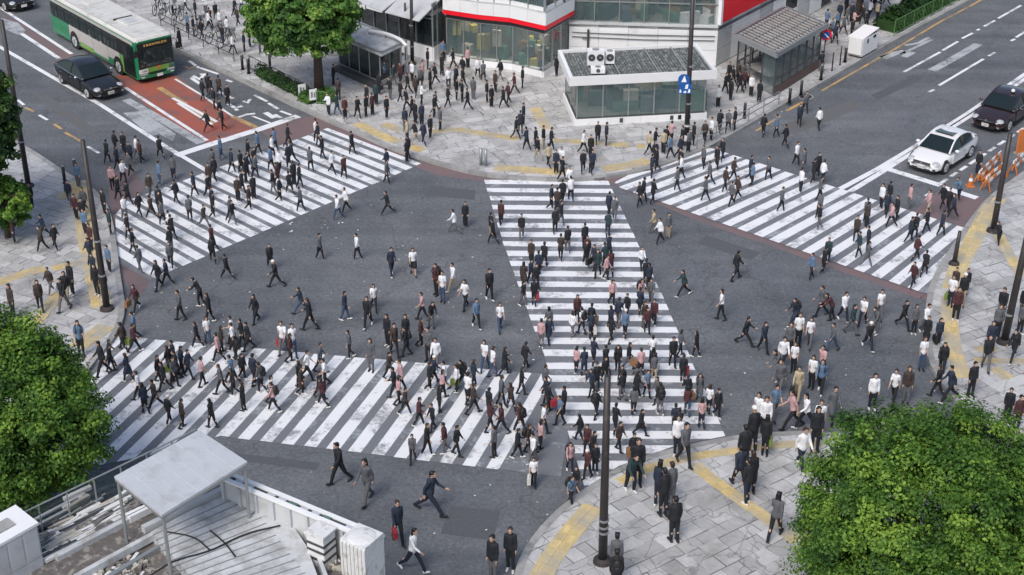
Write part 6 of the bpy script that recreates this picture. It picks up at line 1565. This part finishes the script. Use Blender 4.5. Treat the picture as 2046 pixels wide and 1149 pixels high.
for a_, x, y, tp, bt, ps, fc_ in PEOPLE:
    zz = 0.0 if a_ in ('road', 'left', 'lower', 'middle', 'right', 'road2') else PAVE
    if a_ in AREAH: x, y = x + pr.gauss(0, 10), y + (pr.gauss(0, 7) if a_ != 'lower' else pr.choice((0, 0, 25, 60)) * (1 if 690 < y < 770 and x > 300 else 0) + pr.gauss(0, 8))
    g = G(x, y, zz)
    if tp not in TOPS: tp = pr.choices('knwgbrtpy', (36, 16, 20, 9, 4, 2, 8, 4, 2))[0]
    if bt not in BOTS: bt = pr.choices('knjg', (62, 16, 8, 14))[0]
    if tp in 'kbrg' and a_ in AREAH and pr.random() < .2: tp = pr.choice('wwwtnp')
    if not ps:
        ps = pr.choice(['walkA', 'walkB', 'passA', 'carry', 'easyA', 'easyB', 'easyA', 'easyB', 'stand', 'strideA' if pr.random() < .4 else 'passA']) if a_ in ('left', 'lower', 'middle', 'right', 'road2') else pr.choice(['stand', 'stand', 'phone', 'shift', 'walkA', 'walkB', 'carry'])
    if fc_: an = float(fc_)
    elif a_ in AREAH: an = AREAH[a_] * (1 if True else 1) + pr.choice([0, 180]) + pr.gauss(0, 30)
    else: an = pr.random() * 360
    info.append(dict(a=a_, g=g, t=tp, b=bt, p=ps, an=an, x=x, y=y, d=(g - camo.location).length))
# keep people from standing inside each other
for _ in range(6):
    for i in range(len(info)):
        for j in range(i):
            d = info[i]['g'] - info[j]['g']; d.z = 0
            if d.length < .42:
                if d.length < 1e-3: d = Vector((1, 0, 0))
                s_ = d.normalized() * (.44 - d.length) / 2; info[i]['g'] = info[i]['g'] + s_; info[j]['g'] = info[j]['g'] - s_
order = sorted(range(len(info)), key=lambda i: info[i]['d'] + (200 if info[i]['a'] == 'far' else 0))
solo, mass = order[:300], order[300:]

# ---- labels: where each person stands
ORD = 'first second third fourth fifth sixth seventh eighth ninth tenth eleventh twelfth thirteenth fourteenth fifteenth sixteenth seventeenth eighteenth nineteenth twentieth twenty-first twenty-second twenty-third twenty-fourth twenty-fifth twenty-sixth twenty-seventh twenty-eighth'.split()
CW = {'left': ('left_crosswalk', "left crosswalk's", 'plaza', ('upper end', 'upper half', 'middle', 'lower half', 'lower end')), 'lower': ('lower_crosswalk', "lower crosswalk's", 'left kerb', ('near edge', 'near half', 'middle', 'far half', 'far edge')),
      'middle': ('middle_crosswalk', "middle crosswalk's", 'plaza', ('left end', 'left half', 'middle', 'right half', 'right end')), 'right': ('right_crosswalk', "right crosswalk's", 'plaza', ('upper end', 'upper half', 'middle', 'lower half', 'lower end'))}
LM = {'road': [((775, 400), 'the lone strider below left crosswalk'), ((690, 400), "left crosswalk's lower corner"), ((970, 420), "middle crosswalk's upper left edge"), ((1020, 560), "middle crosswalk's left edge midpoint"), ((1060, 680), "middle crosswalk's lower left edge"), ((300, 570), "left crosswalk's bottom corner"), ((255, 640), 'the rounded left kerb'),
               ((440, 690), "lower crosswalk's top edge, left part"), ((600, 700), "lower crosswalk's top edge, second quarter"), ((800, 720), "lower crosswalk's top edge, third quarter"), ((960, 735), "lower crosswalk's top edge, right part"), ((560, 560), 'the open asphalt left of centre'), ((820, 550), 'the open asphalt centre'), ((890, 600), 'the paper scraps at mid-road'),
               ((1300, 460), "middle crosswalk's upper right edge"), ((1360, 590), 'the open asphalt right of middle crosswalk'), ((1510, 700), 'the empty right-hand asphalt'), ((1600, 640), 'the open road below right crosswalk'), ((1740, 650), "right crosswalk's lower red edge"), ((1850, 690), 'the right kerb bend'), ((1600, 750), 'the crowd left of boxy tree'), ((1580, 860), 'the near corner kerb'), ((1780, 800), "the boxy tree's top"), ((1890, 800), 'the lower right kerb'),
               ((860, 1020), "the low roof's corner block, far side"), ((800, 1090), 'the white corner block'), ((690, 970), 'the low roof parapet'), ((1020, 1140), 'the near corner kerb, bottom edge')],
      'corner': [((1345, 1080), 'the middle of the near corner paving'), ((1320, 1010), 'the tactile strip behind near pole'), ((1490, 990), 'the diagonal tactile strip'), ((1515, 905), 'the crosswalk end of the near corner'), ((1600, 930), 'the boxy tree, left side'), ((1220, 1160), 'the foot of near pole'), ((1360, 920), 'the near corner kerb bend')],
      'leftpave': [((90, 490), 'the yellow-green tree'), ((214, 618), 'the left tiled pole foot'), ((180, 470), 'the left tiled pole, upper side'), ((110, 600), 'the diagonal yellow tactile path'), ((190, 730), 'the bright tree on left'), ((150, 400), 'the left pavement arc of tactile tiles'), ((10, 640), 'the left frame edge'), ((60, 410), 'the far left pole')],
      'rightpave': [((1915, 605), "the right pavement's curved yellow strip"), ((1985, 690), 'the leaning right pole'), ((1995, 480), 'the pole behind works barriers'), ((1900, 420), 'the red surfacing by the works'), ((1950, 790), 'the lower bend of right kerb'), ((2020, 850), "the boxy tree's right side"), ((2036, 655), 'the right frame edge'), ((1952, 350), 'the works barriers')],
      'plaza': [((840, 270), 'the plaza kerb at left crosswalk'), ((870, 220), 'the left plaza tactile strip'), ((870, 160), 'the store entrance steps'), ((925, 190), 'the middle of the open plaza'), ((985, 205), 'the plaza centre'), ((740, 225), 'the round plaza tree'), ((800, 180), 'the dark glass pavilion'), ((672, 220), 'the green planter fence'), ((1050, 260), "the kiosk's left corner"), ((1080, 305), 'the plaza end of middle crosswalk'), ((1110, 345), 'the kerb above middle crosswalk'), ((1180, 320), "the kiosk's front middle"),
                ((1320, 310), 'the blue-sign pole, left side'), ((1375, 300), 'the blue-sign pole foot'), ((1430, 270), 'the pale guard rail'), ((1460, 190), 'the gap between kiosk and subway entrance'), ((1500, 195), 'the subway entrance corner')],
      'road2': [((430, 210), 'the red lane beside the bus'), ((430, 255), 'the bus stop line'), ((255, 325), 'the left road dashes'), ((240, 380), 'the red surfacing by left kerb'), ((335, 365), "left crosswalk's upper corner"), ((1600, 240), 'the right road kerb line'), ((1600, 340), "right crosswalk's upper edge"), ((1540, 275), 'the guard rail on right road')],
      'far': [((430, 60), 'the parked bicycles'), ((1690, 60), 'the white cart'), ((520, 108), 'the dark barred fence'), ((1640, 120), 'the subway entrance right side')]}
LABELS = {}; ranks = {}
for i in solo:
    q = info[i]; a_ = q['a']
    base = '%s person, %s, ' % (TOPS[q['t']][0], BOTS[q['b']][0])
    if a_ in CW:
        nm, tx, frm, bins = CW[a_]; lst, reg = STRIPES[nm]
        best = min(range(len(lst)), key=lambda k: abs((q['g'] - lst[k][0]).dot(lst[k][2])))
        c, d, nn, pp_ = lst[best]
        lo = min(Vector((p[0], p[1], 0)).dot(d) for p in pp_); hi = max(Vector((p[0], p[1], 0)).dot(d) for p in pp_)
        u = (q['g'].dot(d) - lo) / (hi - lo + 1e-6)
        if a_ in ('lower',): u = 1 - u if d.y > 0 else u
        if a_ in ('lower',): u = u if True else u
        if a_ == 'right' and d.x > 0: u = 1 - u
        if a_ == 'right' and d.x < 0: u = u
        if a_ == 'middle' and d.x < 0: u = 1 - u
        q['key'] = (a_, best); q['u'] = u
        q['loc'] = '%s %s stripe from %s' % (tx, ORD[best], frm)
        q['bin'] = bins[max(0, min(4, int(u * 5)))]
    else:
        k = min(range(len(LM[a_])), key=lambda k: (q['g'] - G(*LM[a_][k][0], q['g'].z)).length)
        q['key'] = (a_, k); q['dist'] = (q['g'] - G(*LM[a_][k][0], q['g'].z)).length
        ranks.setdefault(q['key'], []).append(i)
for key, ids in ranks.items():
    ids.sort(key=lambda i: info[i]['dist'])
    for r, i in enumerate(ids):
        info[i]['loc'] = ('nearest ' if r == 0 else ORD[r] + ' nearest ') + LM[key[0]][key[1]][1]
used = {}
for i in solo:
    q = info[i]; base = '%s person, %s, ' % (TOPS[q['t']][0], BOTS[q['b']][0])
    l = base + q['loc'] + (', ' + q['bin'] if 'bin' in q else '')
    used.setdefault(l, []).append(i)
for l, ids in used.items():
    if len(ids) == 1: LABELS[ids[0]] = l
    else:
        ids.sort(key=lambda i: proj(info[i]['g'])[0])
        for n_, i in enumerate(ids): LABELS[i] = l + (', left' if n_ == 0 else ', right' if n_ == len(ids) - 1 else ', between')

def dress(q, i, far=False):
    top = 'coat' if (i * 7) % 13 == 0 and q['t'] in 'kngby' else ('tee' if q['t'] in 'wtp' and i % 3 else 'jacket')
    hair = 'hat' if i % 41 == 7 else 'long_hair' if i % 5 in (1, 3) or q['b'] == 'S' else 'hair'
    return top, 'skirt' if q['b'] == 'S' or (i % 17 == 4 and q['b'] == 'k' and q['p'] in ('stand', 'walkA', 'walkB', 'shift') and False) else 'trousers', hair
AREAS = {'left': .67, 'lower': .71, 'middle': .69, 'right': .67, 'plaza': .70, 'road2': .68, 'far': .75, 'leftpave': .86, 'rightpave': .86}
for i in solo:
    q = info[i]; top, bot, hair = dress(q, i)
    sc = pr.uniform(.94, 1.05) * (.97 if hair == 'long_hair' else 1.0) * AREAS.get(q['a'], 1) * (1 if q['a'] != 'road' else min(1.0, max(.78, .78 + (q['y'] - 700) / 250 * .22)))
    o = bpy.data.objects.new('person', pmesh('body', q['p'])); COL.objects.link(o)
    o.location = q['g'] + Vector((0, 0, .010 if q['a'] in AREAH else .004)); o.rotation_euler = (0, 0, rad(q['an'])); o.scale = (sc * pr.uniform(.86, 1.06), sc * pr.uniform(.92, 1.05), sc * pr.uniform(.95, 1.04))
    o['label'] = LABELS[i]; o['category'] = 'person'; o['group'] = {'road': 'people on the open road', 'road2': 'people on the side roads', 'left': 'people on the left crosswalk', 'lower': 'people on the lower crosswalk', 'middle': 'people on the middle crosswalk', 'right': 'people on the right crosswalk', 'corner': 'people on the near corner', 'leftpave': 'people on the left pavement', 'rightpave': 'people on the right pavement', 'plaza': 'people on the plaza', 'far': 'people on far pavements'}[q['a']]
    def child(kind, nm, m_):
        c = bpy.data.objects.new(nm, pmesh(kind, q['p'])); COL.objects.link(c); c.parent = o; pcolor(c, m_); return c
    child(top, {'tee': 'shirt', 'jacket': 'jacket', 'coat': 'coat'}[top], 'top_' + q['t'])
    child(bot, bot, 'bot_' + q['b'])
    child(hair, 'hat' if hair == 'hat' else 'hair', 'hat_w' if hair == 'hat' else 'hair_b' if i % 4 == 0 else 'hair_k')
    sm = 'shoe_w' if i % 3 == 0 else 'shoe_k'
    for n_ in 'LR': child('shoe' + n_, 'shoe', sm)
    q['o'] = o
# bags: things of their own, in a hand or on a back
BAG = {'k': 'black', 'r': 'red', 'w': 'pale', 'g': 'green', 't': 'tan'}
def bag(i, kind, col):
    q = info[i]; J = SK[q['p']]; o = q['o']
    Mx = Matrix.Translation(o.location) @ Matrix.Rotation(o.rotation_euler[2], 4, 'Z') @ Matrix.Diagonal((*o.scale, 1))
    who = LABELS[i].split(', ', 2)
    lb = '%s %s of %s' % (BAG[col], 'backpack' if kind == 'backpack' else 'shoulder bag', who[0]) + ', ' + who[2]
    t = thing(kind, lb, 'bag', (0, 0, 0), o.rotation_euler[2], 'bags carried by people')
    if kind == 'backpack':
        t.location = Mx @ (J['chest'] + Vector((0, -.20, -.05)))
        m = MB(); m.ell((0, 0, 0), (.15, .085, .21), 0, 12, 8); obj('pack', m, 'bag_' + col, t, True)
        m = MB(); m.ell((0, -.08, -.07), (.1, .04, .09), 0, 10, 6); obj('pocket', m, 'bag_' + col, t, True)
        for s in (-1, 1): obj('strap', MB().tube([(s * .09, .06, .16), (s * .1, .19, .2), (s * .1, .32, .1), (s * .11, .2, -.12)], .016, 6), 'bag_' + col, t)
    else:
        t.location = Mx @ (J['hanR'] + Vector((.02, .0, -.05)))
        obj('pouch', MB().prism([(-.06, -.16), (.06, -.16), (.07, .16), (-.05, .16)], -.28, -.03), 'bag_' + col, t)
        obj('strap', MB().tube([(0, -.13, -.04), (0, -.09, .05), (0, .02, .08), (0, .09, .05), (0, .13, -.04)], .012, 6), 'bag_' + col, t)
sel = [i for i in solo if info[i]['a'] in ('road', 'corner', 'middle', 'lower', 'rightpave', 'leftpave')]
for n_, i in enumerate(sel[::6]):
    kind = 'backpack' if n_ % 2 == 0 else 'shoulder_bag'
    bag(i, kind, 'krkwktkgkk'[n_ % 10])
# everybody beyond the 300 shown largest: one mass
vs, fs, ms, off = [], [], [], 0
cm = ['skin'] + ['top_' + k for k in TOPS] + ['bot_' + k for k in BOTS] + ['hair_k']
for i in mass:
    q = info[i]; Rm = Matrix.Translation(q['g'] + Vector((0, 0, .006))) @ Matrix.Rotation(rad(q['an']), 4, 'Z') @ Matrix.Scale(.72, 4)
    Rn = np.array(Rm)
    for kind, m_ in (('body', 'skin'), ('jacket', 'top_' + q['t']), ('trousers', 'bot_' + (q['b'] if q['b'] != 'S' else 'k')), ('hair', 'hair_k')):
        me = pmesh(kind, q['p'], True); n = len(me.vertices); co = np.empty(n * 3); me.vertices.foreach_get('co', co); co = co.reshape(-1, 3) @ Rn[:3, :3].T + Rn[:3, 3]
        vs.append(co); mi = cm.index(m_)
        for p in me.polygons: fs.append([v + off for v in p.vertices]); ms.append(mi)
        off += n
if vs:
    me = bpy.data.meshes.new('crowd'); me.from_pydata(np.concatenate(vs).tolist(), [], fs)
    for k in cm: me.materials.append(M[k])
    me.polygons.foreach_set('material_index', ms); me.polygons.foreach_set('use_smooth', [True] * len(fs)); me.update()
    tag(tag(obj('crowd', me, None), kind='stuff'), 'distant crowd on the plaza and far pavements')
print('people', len(info), 'solo', len(solo))
